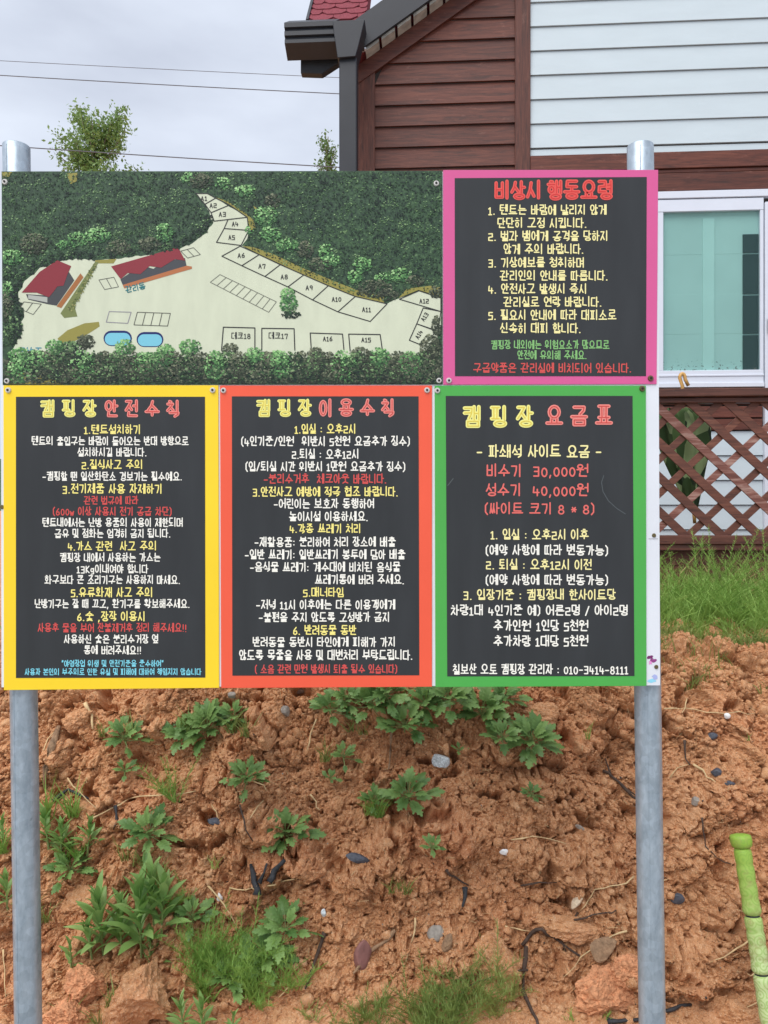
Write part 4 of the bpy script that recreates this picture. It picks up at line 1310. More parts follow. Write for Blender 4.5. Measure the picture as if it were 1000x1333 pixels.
# printed tree crowns: thousands of small dabs
dv, df, dc = [], [], []
dn = [0]
def dab(x, y, r, rgb):
    dn[0] += 1
    z = 0.0014 + (dn[0] % 320) * 0.0000022
    b = len(dv)
    n = 5
    a0 = random.uniform(0, 6.28)
    for i in range(n):
        a = a0 + 6.28 * i / n
        q_ = r * random.uniform(0.6, 1.25)
        X = min(575.5, max(4, x + q_ * math.cos(a)))
        Y = min(499.5, max(224, y + q_ * math.sin(a) * 0.8))
        dv.append(loc2(mapb, X, Y, z))
    df.append(tuple(range(b, b + n)))
    k = random.uniform(0.8, 1.2)
    c = lin(*rgb)
    dc.append((c[0] * k, c[1] * k, c[2] * k, 1))
DKG = [(30, 42, 38), (44, 62, 46), (62, 88, 58), (88, 118, 76), (128, 156, 108)]
LTG = [(58, 94, 60), (80, 124, 74), (104, 154, 92), (132, 180, 112), (164, 204, 140)]
OLV = [(48, 54, 44), (70, 78, 62), (92, 98, 78), (118, 122, 98)]
def crown(cx, cy, rx, ry_, pal, n):
    for i in range(n):
        a, q_ = random.uniform(0, 6.28), math.sqrt(random.random())
        x, y = cx + rx * q_ * math.cos(a), cy + ry_ * q_ * math.sin(a)
        lit = 0.5 - 0.35 * (y - cy) / ry_ - 0.15 * (x - cx) / rx + random.uniform(-.35, .35)
        lit = max(0, min(0.999, lit * (1.0 if i > n * .4 else .45)))
        dab(x, y, random.uniform(0.9, 2.1), pal[int(lit * len(pal))])
def inside(x, y, poly):
    c = False
    j = len(poly) - 1
    for i in range(len(poly)):
        if (poly[i][1] > y) != (poly[j][1] > y) and x < (poly[j][0] - poly[i][0]) * (y - poly[i][1]) / (poly[j][1] - poly[i][1]) + poly[i][0]:
            c = not c
        j = i
    return c
cnt = 0
mc = [(random.uniform(0, 580), random.uniform(220, 455), random.uniform(-.9, .9)) for _ in range(620)]
mca = np.array(mc)
while cnt < 9500:
    x, y = random.uniform(4, 575), random.uniform(224, 452)
    if inside(x, y, clear) or inside(x + 1, y + 3, clear) or inside(x, y - 6, clear) and y < 380:
        continue
    dd2 = (mca[:, 0] - x) ** 2 + (mca[:, 1] - y) ** 2
    kc = int(np.argmin(dd2))
    lit = -(y - mc[kc][1]) * .22 - (x - mc[kc][0]) * .10 - math.sqrt(dd2[kc]) * .12 + mc[kc][2] * .8 + .9 * mnoise.noise(Vector((x * .018, y * .022, 2)))
    rgb = DKG[min(4, max(0, int(2.5 + lit + random.gauss(0, .95))))]
    dab(x, y, random.uniform(0.6, 1.35), rgb)
    cnt += 1
# shadow along the clearing's upper edge is a darker printed fringe
for i in range(len(clear)):
    x, y = clear[i]
    if 3 < i < 33:
        for q_ in range(14):
            dab(x - random.uniform(0, 9), y - random.uniform(0, 10), 1.7, DKG[random.choice((0, 0, 1))])
for cx_, cy_, rx, ry_, pal in ((100, 312, 14, 10, LTG), (128, 306, 17, 10, LTG), (215, 303, 13, 12, LTG), (16, 335, 15, 10, LTG), (45, 318, 18, 14, OLV), (155, 322, 16, 10, OLV), (195, 318, 16, 9, OLV), (81, 318, 8, 7, LTG), (244, 231, 9, 7, LTG), (290, 238, 10, 8, LTG),
                               (318, 248, 14, 8, LTG), (346, 282, 16, 14, LTG), (352, 305, 14, 10, LTG), (375, 320, 16, 9, LTG), (398, 326, 10, 12, OLV), (424, 328, 9, 11, LTG), (432, 340, 12, 8, LTG), (418, 344, 16, 9, OLV), (472, 345, 12, 10, LTG), (462, 360, 10, 9, LTG),
                               (500, 362, 12, 8, LTG), (522, 358, 14, 9, LTG), (488, 376, 22, 12, OLV), (506, 384, 14, 8, OLV), (540, 366, 12, 7, OLV), (355, 262, 10, 9, OLV), (325, 300, 5, 5, LTG), (10, 380, 8, 14, LTG), (8, 400, 9, 20, OLV), (262, 236, 16, 10, OLV), (10, 356, 10, 8, DKG), (18, 430, 12, 18, DKG)):
    crown(cx_, cy_, rx, ry_, pal, int(rx * ry_ * 0.85))
# front row of trees
xx = 6
kk = 0
while xx < 572:
    pal = (OLV, LTG, DKG, OLV, DKG)[kk % 5]
    top = 462 if xx > 40 else 470
    ry_ = random.uniform(14, 20)
    crown(xx, top + ry_ * .7, random.uniform(13, 18), ry_, pal, 230)
    crown(xx + 8, top + ry_ * 1.6, 18, 14, (DKG, OLV)[kk % 2], 200)
    xx += random.uniform(14, 20)
    kk += 1
for cx_, cy_, rx, ry_, pal in ((25, 462, 14, 9, LTG), (48, 466, 14, 10, LTG), (72, 452, 12, 10, LTG), (90, 462, 20, 18, DKG), (112, 445, 12, 10, OLV), (163, 452, 13, 10, LTG), (215, 462, 14, 14, LTG), (248, 452, 14, 10, LTG), (300, 455, 10, 8, OLV), (332, 462, 12, 10, LTG), (360, 465, 12, 9, LTG), (412, 464, 12, 12, OLV), (470, 462, 14, 10, OLV), (494, 465, 14, 12, LTG), (530, 470, 14, 10, OLV), (560, 452, 14, 16, OLV), (568, 425, 6, 14, OLV), (567, 380, 8, 8, OLV)):
    crown(cx_, cy_, rx, ry_, pal, int(rx * ry_ * 1.3))
crown(379, 410, 12, 4.5, DKG[:2], 60)
crown(375, 384, 9.5, 9, LTG, 110); crown(376, 397, 12, 11, LTG[:4], 150); crown(377, 408, 7, 6, DKG, 40)
for i in range(90):
    q_ = random.random()
    dab(126 + (90 - 126) * q_ + random.uniform(-3.5, 3.5), 343 + 64 * q_ + random.uniform(-2, 2), 1.4, random.choice(((96, 112, 66), (128, 132, 78), (86, 96, 60), (150, 150, 96))))
me = mesh_from('printed_foliage', dv, df)
ca_ = me.color_attributes.new('Col', 'FLOAT_COLOR', 'CORNER')
buf = np.zeros((len(df) * 5, 4), dtype=np.float32)
buf[:] = np.repeat(np.array(dc, dtype=np.float32), 5, axis=0)
ca_.data.foreach_set('color', buf.ravel())
mm, nt, b = new_mat('printed foliage')
at = nt.nodes.new('ShaderNodeAttribute'); at.attribute_name = 'Col'
nt.links.new(at.outputs['Color'], b.inputs['Base Color'])
b.inputs['Roughness'].default_value = 0.45
b.inputs['Specular IOR Level'].default_value = 0.3
pf = link('printed_foliage', me, mm, mapb)
pf['kind'] = 'stuff'
for x, y in ((6.8, 237), (9.5, 496), (568, 239), (571.5, 495.5)):
    screw(mapb, x, y)
# faint scratches on the fee notice
fee = [o for o in COL.objects if o.name.startswith('notice_board') and 'fees' in o.get('label', '')][0]
add_ink(fee, 'scratch', [[(786, 619), (783, 628), (785, 640), (792, 652), (803, 662), (814, 669)]], 1.0, (84, 90, 92), 0.0009)
add_ink(fee, 'scratch', [[(583, 632), (590, 623)]], 1.0, (92, 98, 98), 0.0009)

# ------------------------------------------------------------------ sky line: trees, hill, wires
def leaf_mat(name, c1_, c2_, trans=0.3, rough=0.5):
    m, nt, b = new_mat(name)
    N, L = nt.nodes, nt.links
    oi = N.new('ShaderNodeObjectInfo')
    g = N.new('ShaderNodeNewGeometry')
    n = N.new('ShaderNodeTexNoise'); n.inputs['Scale'].default_value = 14; n.inputs['Detail'].default_value = 2
    L.new(g.outputs['Position'], n.inputs['Vector'])
    ad = N.new('ShaderNodeMath'); ad.operation = 'MULTIPLY_ADD'; ad.inputs[1].default_value = 0.5
    L.new(oi.outputs['Random'], ad.inputs[0]); 
    sb = N.new('ShaderNodeMath'); sb.operation = 'MULTIPLY_ADD'; sb.inputs[1].default_value = 0.9; sb.inputs[2].default_value = -0.2
    L.new(n.outputs['Fac'], sb.inputs[0]); L.new(sb.outputs[0], ad.inputs[2])
    mxx = N.new('ShaderNodeMixRGB'); mxx.inputs['Color1'].default_value = c1_; mxx.inputs['Color2'].default_value = c2_
    L.new(ad.outputs[0], mxx.inputs['Fac'])
    L.new(mxx.outputs[0], b.inputs['Base Color'])
    b.inputs['Roughness'].default_value = rough
    b.inputs['Specular IOR Level'].default_value = 0.35
    tr = N.new('ShaderNodeBsdfTranslucent'); L.new(mxx.outputs[0], tr.inputs['Color'])
    ms = N.new('ShaderNodeMixShader'); ms.inputs['Fac'].default_value = trans
    L.new(b.outputs[0], ms.inputs[1]); L.new(tr.outputs[0], ms.inputs[2])
    L.new(ms.outputs[0], N['Material Output'].inputs['Surface'])
    return m
M_tleaf = leaf_mat('tree leaves', lin(84, 116, 62), lin(150, 178, 108))
M_bark = flat('bark', lin(120, 112, 98), 0.9, var=0.3, scale=12)
def tree(loc, height, width, label, upright, nb, nl, seed, leaf):
    rr = random.Random(seed)
    root = thing('tree', loc, label, 'tree')
    tk = MB()
    top = Vector((0, 0, height))
    tk.tube([(0, 0, 0), (0.05, 0, height * .4), (-0.04, 0.05, height * .75), tuple(top)], [0.16, 0.11, 0.05, 0.012], 8)
    tips = []
    for i in range(nb):
        z0 = height * (0.25 + 0.72 * (i / nb) ** 0.8)
        frac = (height - z0) / (height * .75)
        L = width * (0.38 + 0.75 * math.sqrt(max(frac, 0))) * rr.uniform(0.6, 1.1)
        a = rr.uniform(0, 6.28)
        up = upright * rr.uniform(0.7, 1.3)
        d = Vector((math.cos(a), math.sin(a), up)).normalized()
        p0 = Vector((0, 0, z0)); p1 = p0 + d * L * .5 + Vector((0, 0, -.05)); p2 = p0 + d * L + Vector((0, 0, 0.06 * L))
        p2.z = min(p2.z, height + 0.15)
        tk.tube([p0, p1, p2], [0.03, 0.018, 0.006], 5)
        tips += [(p0, p1, p2, L)]
    tk.build('trunk', M_bark, root, smooth=True)
    vs, fs = [], []
    for i in range(nl):
        p0, p1, p2, L = rr.choice(tips)
        q_ = rr.uniform(0.25, 1.05)
        c = (p0.lerp(p1, q_ * 2) if q_ < .5 else p1.lerp(p2, q_ * 2 - 1)) + Vector((rr.gauss(0, 1), rr.gauss(0, 1), rr.gauss(0, 1))) * (0.07 * (1.1 - .2 * upright) + 0.05 * L)
        n_ = Vector((rr.gauss(0, 1), rr.gauss(0, 1), rr.gauss(0, 1) + .6)).normalized()
        a = n_.orthogonal().normalized()
        a.rotate(Matrix.Rotation(rr.uniform(0, 6.28), 3, n_))
        b = n_.cross(a)
        s_ = leaf * rr.uniform(0.6, 1.3)
        k_ = len(vs)
        vs += [c - a * s_, c + b * s_ * .5 - a * .1 * s_, c + a * s_, c - b * s_ * .5 - a * .1 * s_]
        fs.append((k_, k_ + 1, k_ + 2, k_ + 3))
    link('crown', mesh_from('crown', vs, fs), M_tleaf, root)
    return root
zt1 = H + (CY - 161) / 1000 * 20
tree((-7.5, 20, 1.2), zt1 - 1.2, 1.75, 'bushy green tree rising above the map board at the far left', 0.8, 110, 22000, 3, 0.055)
zt2 = H + (CY - 178) / 1000 * 22
tree((-1.6, 22, 1.2), zt2 - 1.2, 1.0, 'thin green tree with upright twigs beside the dark downspout', 2.6, 70, 3600, 9, 0.05)

hv, hf = [], []
nxh, nyh = 60, 12
for j in range(nyh + 1):
    for i in range(nxh + 1):
        x = -420 + 840 * i / nxh
        y = 150 + 260 * j / nyh
        hz_ = 1.0 + 34 * math.sin(math.pi * min(1, j / nyh * .55 + 0.0)) * (0.75 + .18 * math.sin(x * .017) + .1 * math.sin(x * .041 + 1)) - 1.0 * (j == 0)
        hv.append((x, y, hz_))
for j in range(nyh):
    for i in range(nxh):
        a = j * (nxh + 1) + i
        hf.append((a, a + 1, a + nxh + 2, a + nxh + 1))
hill = link('hills', mesh_from('hills', hv, hf, True), flat('wooded hill', lin(74, 96, 66), 0.95, var=0.4, scale=0.25, bump=1.0, bscale=1.0))
hill['kind'] = 'structure'

M_wire = flat('cable', lin(96, 98, 106), 0.6)
def wire(x0, y0, x1, y1, d, r, label, sagpx):
    pts = []
    for i in range(25):
        q_ = -1.0 + 3.4 * i / 24
        px = x0 + (x1 - x0) * q_
        py = y0 + (y1 - y0) * q_ - sagpx * ((q_ - .5) ** 2 - .25)
        pts.append(((px - 500) / 1000 * d, d, H - (py - CY) / 1000 * d))
    m = MB(); m.tube(pts, r, 6)
    return tag(m.build('overhead_wire', M_wire), label, 'cable', 'overhead wires crossing the sky')
wire(0, 79, 440, 101, 24, 0.0085, 'thin overhead wire, highest of the three across the grey sky', 2)
wire(0, 98, 440, 122, 22, 0.0125, 'overhead wire in the middle, just below the topmost wire', 3)
wire(0, 189.5, 445, 218, 18, 0.012, 'lowest overhead wire, crossing in front of the far-left tree', 3)

# ------------------------------------------------------------------ plants on the bank
M_mug = leaf_mat('mugwort leaf', lin(72, 112, 56), lin(148, 180, 104), 0.22, 0.42)
M_lance = leaf_mat('smooth leaf', lin(100, 146, 66), lin(172, 202, 128), 0.3, 0.4)
M_grass = leaf_mat('grass blade', lin(104, 150, 60), lin(172, 202, 108), 0.3)
M_grassd = leaf_mat('fine grass', lin(104, 132, 62), lin(166, 176, 102), 0.25)
M_stem = flat('green stem', lin(128, 146, 88), 0.6)
M_straw = flat('dry straw', lin(206, 178, 132), 0.7, var=0.2, scale=40)
M_root = flat('dark root', lin(74, 58, 48), 0.85, var=0.35, scale=50, bump=0.4, bscale=120)
M_char = flat('charred wood', lin(46, 48, 52), 0.7, var=0.4, scale=60, bump=0.5, bscale=140)
M_rot = flat('rotten wood', lin(150, 120, 92), 0.9, var=0.35, scale=50, bump=0.7, bscale=120)

def mug_leaf(seed, lobes=4):
    """deeply cut leaf, unit length along +x, lying in xy"""
    rr = random.Random(seed)
    vs, fs = [], []
    def bendz(x, y):
        return 0.18 * x - 0.36 * x * x - 0.16 * abs(y) + 0.0
    lift = [0]
    def lobe(bx_, by_, ang, L, W):
        lift[0] += 0.002
        ca, sa = math.cos(ang), math.sin(ang)
        half = [(.0, .12), (.25, .18), (.40, .46), (.48, .24), (.66, .46), (.74, .18), (.90, .20), (1, 0)]
        out = half + [(x, -y) for x, y in half[-2::-1]]
        k = len(vs)
        vs.append((bx_, by_, bendz(bx_, by_) + lift[0]))
        for x, y in out:
            x *= rr.uniform(.92, 1.08)
            X = bx_ + L * (x * ca) - W * y * sa
            Y = by_ + L * (x * sa) + W * y * ca
            vs.append((X, Y, bendz(X, Y) + lift[0] + 0.05 * abs(y)))
        for i in range(len(out) - 1):
            fs.append((k, k + 1 + i, k + 2 + i))
    # rib
    k = len(vs)
    for i in range(6):
        x = i / 5 * .8
        vs.append((x, -.035, bendz(x, .03))); vs.append((x, .035, bendz(x, .03)))
        if i:
            fs.append((k + 2 * i - 2, k + 2 * i - 1, k + 2 * i + 1, k + 2 * i))
    lobe(.52, 0, rr.uniform(-.1, .1), .50, .42)
    for i in range(1, lobes):
        x = .58 - i * .15
        Lb = .40 - .055 * i + rr.uniform(-.04, .04)
        for sd_ in (-1, 1):
            lobe(x, 0.01 * sd_, sd_ * (0.75 + .1 * i + rr.uniform(-.1, .1)), Lb * 1.12, .30)
    return mesh_from('leaf', vs, [f[::-1] if len(f) == 3 else f for f in fs])
MUG = [mug_leaf(s, 4 if s % 2 else 5) for s in range(4)]
for me in MUG:
    me.materials.append(M_mug)
def lance_leaf(seed, w=0.17):
    rr = random.Random(seed)
    vs, fs = [], []
    n = 8
    for i in range(n + 1):
        x = i / n
        ww = w * math.sin(math.pi * min(1, (0.08 + .92 * x)) ** 1.25) * .5 + 0.006
        z = 0.15 * x - 0.30 * x * x
        vs += [(x, -ww, z + .35 * ww), (x, 0, z), (x, ww, z + .35 * ww)]
        if i:
            k = 3 * i
            fs += [(k - 3, k - 2, k + 1, k), (k - 2, k - 1, k + 2, k + 1)]
    return mesh_from('leaf', vs, fs, True)
LAN = [lance_leaf(1, .20), lance_leaf(2, .27)]
for me in LAN:
    me.materials.append(M_lance)
def basis(xdir, zhint):
    x = xdir.normalized()
    y = zhint.cross(x)
    if y.length < 1e-3:
        y = x.orthogonal()
    y.normalize()
    z = x.cross(y)
    return Matrix((x, y, z)).transposed()
def put_leaf(me, root, p, d, nh, size):
    o = bpy.data.objects.new('leaf', me)
    COL.objects.link(o)
    o.parent = root
    Mx = basis(d, nh).to_4x4()
    Mx = Matrix.Translation(p) @ Mx @ Matrix.Scale(size, 4)
    o.matrix_local = Mx
    return o
def mugwort(px, py, rpx, label, n=12, seed=0, name='mugwort_plant', meshes=None, droop=0.0, wide=1.0):
    rr = random.Random(seed * 31 + 5)
    n = int(n * 1.55)
    P = on_bank(px, py + rpx * .15)
    root = thing(name, P, label, 'plant', 'leafy weeds on the earth bank')
    Rr = rpx * px_m(P)
    axis = (SLOPE_N * 0.75 + Vector((0, 0, 0.6))).normalized()
    u = Vector((1, 0, 0)); v = axis.cross(u).normalized()
    st = MB()
    tiers = max(1, n // 6)
    for i in range(n):
        a = 2.4 * i + rr.uniform(-.3, .3)
        q_ = i / max(1, n - 1)                    # 0 low and outer .. 1 centre and upright
        el = 0.05 + 1.0 * q_ + rr.uniform(-.1, .1) - droop
        out = (u * math.cos(a) * wide + v * math.sin(a) * rr.uniform(.6, 1)).normalized() + Vector((rr.gauss(0, .12), 0, rr.gauss(0, .12)))
        d = (out * math.cos(el) + axis * math.sin(el)).normalized()
        base = axis * (Rr * (0.10 + .30 * q_)) + out * Rr * .06 + Vector((0, 0, 0))
        tier = rr.choice((.12, .3, .5)) * (1 - q_)
        start = base + d * Rr * (.10 + tier)
        L = Rr * (0.74 - .22 * q_ - .35 * tier) * rr.uniform(.75, 1.15)
        st.tube([axis * (-.02), base * .7, start, start + d * L * .15], 0.0016, 4, False)
        nh = (axis + out * -.25 + Vector((rr.gauss(0, .35), rr.gauss(0, .3), 0))).normalized()
        put_leaf((meshes or MUG)[rr.randrange(len(meshes or MUG))], root, start, d, nh, L)
    st.build('stem', M_stem, root)
    return root
mugs = [
    (163, 962, 34, 'low mugwort right of the left post just below the yellow-bordered notice', 10),
    (272, 948, 46, 'broad mugwort clump under the yellow and orange notices', 17),
    (320, 1013, 32, 'small mugwort between the broad clump and the single dark rosette', 11),
    (374, 1083, 42, 'dark green mugwort rosette standing alone on bare earth', 14),
    (197, 1082, 42, 'mugwort rosette left of centre above the tall lance-leaved weeds', 14),
    (428, 922, 30, 'small mugwort tucked under the orange notice', 9),
    (482, 915, 38, 'mugwort under the right end of the orange notice', 14),
    (525, 945, 36, 'mugwort hanging below the seam of orange and green notices', 14),
    (585, 908, 40, 'mugwort right under the left end of the green notice', 13),
    (628, 925, 44, 'dense mugwort under the middle of the green notice', 18),
    (690, 962, 44, 'mugwort hanging at the right of the green-notice clump', 15),
    (530, 1032, 40, 'mugwort left of the pale grey stone', 12),
    (690, 1032, 19, 'tiny mugwort below the hanging clump in open earth', 7),
    (595, 975, 13, 'seedling mugwort above the pale grey stone', 5),
    (430, 1010, 13, 'seedling mugwort in the bare middle of the bank', 6),
    (447, 985, 22, 'sparse mugwort sprig above the seedling', 7),
    (560, 1104, 20, 'pale ferny sprig right of the dark charcoal lump', 8),
    (372, 1205, 42, 'mugwort with spreading leaves above the feathery bush at lower left', 11),
    (95, 1128, 36, 'mugwort under the bright grass beside the left post', 12),
    (345, 1240, 40, 'ferny mugwort at the right of the feathery bush', 14),
    (250, 1195, 32, 'mugwort between the tall weeds and the feathery bush', 10),
    (452, 908, 30, 'mugwort under the orange notice, first right of the small tucked one', 12),
    (505, 905, 34, 'mugwort right under the seam of orange and green notices', 14),
    (555, 915, 34, 'mugwort under the green notice, leftmost of its leafy band', 14),
    (655, 905, 32, 'mugwort touching the lower edge of the green notice, above the hanging one', 14),
    (652, 958, 30, 'mugwort left of the hanging one and below the dense clump', 10),
    (235, 960, 30, 'small mugwort at the left of the broad mugwort clump', 10),
    (305, 935, 30, 'small mugwort at the upper right of the broad mugwort clump', 11),
    (300, 1270, 34, 'ferny mugwort at the foot of the feathery bush', 12),
    (490, 1040, 24, 'pale ferny sprig left of the mugwort by the pale grey stone', 12),
    (165, 1005, 18, 'seedling weed below the low mugwort near the left post', 7),
]
for i, (x, y, r, lab, n) in enumerate(mugs):
    mugwort(x, y, r, lab, n, i)
def lance_plant(px, py, hpx, label, n, seed, lean=0.0):
    n = int(n * 1.4)
    rr = random.Random(seed)
    P = on_bank(px, py)
    root = thing('lance_weed', P, label, 'plant', 'lance-leaved weeds at the lower left')
    Hh = hpx * px_m(P)
    ax = (Vector((lean, -0.15, 1))).normalized()
    st = MB(); st.tube([(0, 0, -.02), ax * Hh * .4, ax * Hh * .8], [0.004, 0.003, 0.0015], 6, False); st.build('stem', M_stem, root)
    for i in range(n):
        q_ = i / (n - 1)
        a = 2.4 * i + rr.uniform(-.4, .4)
        out = Vector((math.cos(a), math.sin(a) * .9 - .15, 0)).normalized()
        el = 0.35 + 0.95 * q_ + rr.uniform(-.25, .2)
        el = min(el + .22, 1.4)
        d = (out * math.cos(el) + ax * math.sin(el)).normalized()
        put_leaf(LAN[rr.randrange(2)], root, ax * Hh * (.05 + .62 * q_), d, (ax * .8 - out * .5), Hh * (0.50 - .12 * q_) * rr.uniform(.8, 1.15))
    return root
lance_plant(187, 1238, 118, 'tallest lance-leaved weed at lower left, standing over the big clod', 16, 1)
lance_plant(136, 1238, 98, 'second tall lance-leaved weed, just left of the tallest one', 15, 2, -.05)
lance_plant(212, 1215, 90, 'lance-leaved weed just right of the tallest one', 12, 3, .1)
lance_plant(160, 1236, 92, 'tall lance-leaved weed between the tallest and second tallest', 14, 21, .02)
lance_plant(198, 1200, 96, 'tall lance-leaved weed behind the tallest one, reaching highest', 12, 22, -.02)
lance_plant(122, 1245, 60, 'medium lance-leaved weed at the foot of the second tallest', 10, 23, -.1)
lance_plant(92, 1258, 48, 'short lance-leaved weed right beside the left post', 8, 4)
lance_plant(196, 1258, 60, 'broad-leaved weed at the foot of the tallest one', 8, 41, .1)
lance_plant(80, 1112, 56, 'bright lance-leaved weed beside the left post, halfway down', 16, 5, .05)
lance_plant(112, 1108, 50, 'bright lance-leaved weed to the right of the post-side one', 14, 6, .15)
lance_plant(66, 1100, 60, 'lance-leaved weed emerging right behind the left post', 12, 61, -.1)
lance_plant(8, 1180, 55, 'lance-leaved weed at the left edge, upper of two', 12, 7)
lance_plant(4, 1098, 50, 'lance-leaved weed at the left edge, level with the mugwort rosettes', 10, 8)
lance_plant(262, 1345, 60, 'lance-leaved weed at the bottom edge under the feathery bush', 12, 10)
lance_plant(238, 1340, 56, 'lance-leaved weed at the bottom edge, left of its neighbour', 10, 11, -.1)
lance_plant(300, 1345, 38, 'small lance-leaved weed at the bottom edge, right of its neighbour', 8, 12, .1)

def blades(m, P, n, h, spread, rr, w=0.0018, lean=None, curl=.6, up=Vector((0, -.25, 1))):
    for i in range(n):
        b = P + Vector((rr.gauss(0, spread), rr.gauss(0, spread * .5), 0))
        a = rr.uniform(0, 6.28)
        out = Vector((math.cos(a), math.sin(a), 0))
        if lean is not None:
            out = (out + lean).normalized()
        hh_ = h * rr.uniform(.45, 1.1)
        d = (up.normalized() + out * rr.uniform(.1, .75)).normalized()
        side = d.cross(Vector((rr.gauss(0, 1), rr.gauss(0, 1), .2))).normalized() * w * rr.uniform(.7, 1.3)
        p1 = b + d * hh_ * .5
        d2 = (d + out * curl * rr.uniform(.2, 1) - Vector((0, 0, .25 * curl))).normalized()
        p2 = p1 + d2 * hh_ * .5
        k = len(m.v)
        m.v += [tuple(b - side), tuple(b + side), tuple(p1 + side * .8), tuple(p1 - side * .8), tuple(p2)]
        m.f += [(k, k + 1, k + 2, k + 3), (k + 3, k + 2, k + 4)]
def feathery(m, P, n, h, spread, rr, w=0.0014, lean=None):
    """horsetail-like stems, fanned out and curved, with thin side branches"""
    for i in range(n):
        b = P + Vector((rr.gauss(0, spread), rr.gauss(0, spread * .6), 0))
        a = rr.uniform(0, 6.28)
        out = Vector((math.cos(a), math.sin(a) * .6 - .15, 0))
        d = (Vector((0, -.2, 1)) + out * rr.uniform(.1, 1.3)).normalized()
        hh_ = h * rr.uniform(.45, 1.1)
        pts = [b]
        dd_ = d.copy()
        for k_ in range(4):
            pts.append(pts[-1] + dd_ * hh_ / 4)
            dd_ = (dd_ + out * .12 + Vector((0, 0, -.06))).normalized()
        for k_ in range(4):
            side = (pts[k_ + 1] - pts[k_]).cross(Vector((0, 1, .1))).normalized() * w * (1 - k_ * .2)
            k = len(m.v)
            m.v += [tuple(pts[k_] - side), tuple(pts[k_] + side), tuple(pts[k_ + 1] + side * .8), tuple(pts[k_ + 1] - side * .8)]
            m.f.append((k, k + 1, k + 2, k + 3))
        nb = max(4, int(hh_ / 0.016))
        for j in range(nb):
            q_ = .15 + .83 * j / nb
            kk_ = min(3, int(q_ * 4))
            p = pts[kk_].lerp(pts[kk_ + 1], q_ * 4 - kk_)
            for s_ in (0, 1, 2):
                a2 = rr.uniform(0, 6.28)
                dd = (d * rr.uniform(.6, 1.6) + Vector((math.cos(a2), math.sin(a2), 0))).normalized()
                L = min(.07, h * .36) * (1 - q_ * .7) * rr.uniform(.5, 1.2)
                sd_ = dd.cross(Vector((0, 1, .2))).normalized() * w * .6
                k = len(m.v)
                m.v += [tuple(p - sd_), tuple(p + sd_), tuple(p + dd * L)]
                m.f.append((k, k + 1, k + 2))
def tuft(px, py, hpx, spx, n, label, seed, kind='b', mat=None, group='grass tufts on the earth bank', name='grass_tuft', w=0.0018):
    rr = random.Random(seed)
    P = on_bank(px, py)
    m = MB()
    s = px_m(P)
    # clumps follow the bank: root several small bunches on its surface
    nb = max(1, int(spx / 9))
    for i in range(nb):
        q_ = on_bank(px + rr.gauss(0, spx * .5), py + rr.gauss(0, spx * .22)) - P
        if kind == 'b':
            blades(m, q_, max(3, n // nb), hpx * s, 0.01, rr, w)
        else:
            feathery(m, q_, max(2, int(n * .75) // nb), hpx * s * 1.15, 0.012, rr, 0.0017)
    me = mesh_from(name, m.v, m.f)
    o = link(name, me, mat or M_grass)
    o.location = P
    return tag(o, label, 'grass', group)
tuft(540, 1325, 84, 84, 120, 'wide feathery green tuft at the bottom edge in the middle', 1, 'f', M_grassd)
tuft(600, 1310, 66, 56, 60, 'feathery tuft at the bottom just right of the wide middle one', 2, 'f', M_grassd)
tuft(478, 1325, 50, 44, 50, 'thin feathery tuft at the bottom just left of the wide middle one', 21, 'f', M_grassd)
tuft(335, 1288, 78, 62, 110, 'bright feathery bush at the lower left beside the mugwort', 3, 'f', M_grass)
tuft(272, 1262, 74, 54, 80, 'feathery bush between the tall weeds and the brighter bush', 4, 'f', M_grass)
tuft(236, 1045, 60, 12, 16, 'narrow yellow-green stem growing above the left mugwort rosette', 5, 'f', M_grass)
tuft(240, 960, 40, 26, 40, 'thin grass beside the broad mugwort clump', 6, 'b', M_grassd)
tuft(320, 955, 42, 24, 60, 'wispy yellow-green grass at the right of the broad mugwort clump', 7, 'b', M_grassd)
tuft(420, 985, 36, 16, 24, 'wispy grass below the small mugwort under the orange notice', 8, 'b', M_grassd)
tuft(492, 1058, 40, 22, 70, 'fine yellow-green grass fan at the left of a mugwort', 9, 'b', M_grass)
tuft(522, 1165, 36, 22, 26, 'sparse thin grass on bare earth above the bottom tufts', 10, 'b', M_grassd)
tuft(765, 960, 34, 6, 9, 'small upright grass sprig right of the green-notice clump', 11, 'b', M_grass)
tuft(975, 965, 22, 4, 5, 'tiny grass shoot near the right edge of the bank', 12, 'b', M_grass)
tuft(282, 1128, 28, 5, 9, 'tiny grass shoot left of the charred forked stick', 13, 'b', M_grass)
tuft(80, 1060, 60, 26, 60, 'bright grass beside the left post below a charred root', 14, 'b', M_grass, w=0.0026)
tuft(100, 1120, 46, 30, 60, 'grass around the post-side lance-leaved weeds', 15, 'b', M_grass)
tuft(10, 1105, 46, 16, 40, 'grass at the left edge behind the post', 16, 'b', M_grass)
tuft(205, 1150, 40, 30, 60, 'dull green grass right behind the top of the tall weeds', 31, 'b', M_grassd)
tuft(260, 1300, 50, 36, 60, 'arching green grass between the largest clod and the feathery bush', 32, 'b', M_grass)
tuft(228, 1185, 44, 24, 34, 'feathery grass right of the tall weeds', 33, 'f', M_grass)
tuft(55, 1195, 40, 26, 40, 'dull grass beside the left post, below the bright weeds', 34, 'b', M_grassd)
tuft(420, 1325, 26, 30, 24, 'low feathery grass at the bottom edge, left of the wide tuft', 35, 'f', M_grassd)
tuft(470, 945, 30, 18, 30, 'wispy grass between two mugworts under the orange notice', 36, 'b', M_grassd)
tuft(160, 1310, 44, 22, 30, 'thin arching grass over the big clod at the lower left', 17, 'b', M_grassd)
tuft(120, 1325, 40, 24, 26, 'thin arching grass at the bottom edge near the left post', 18, 'b', M_grassd)
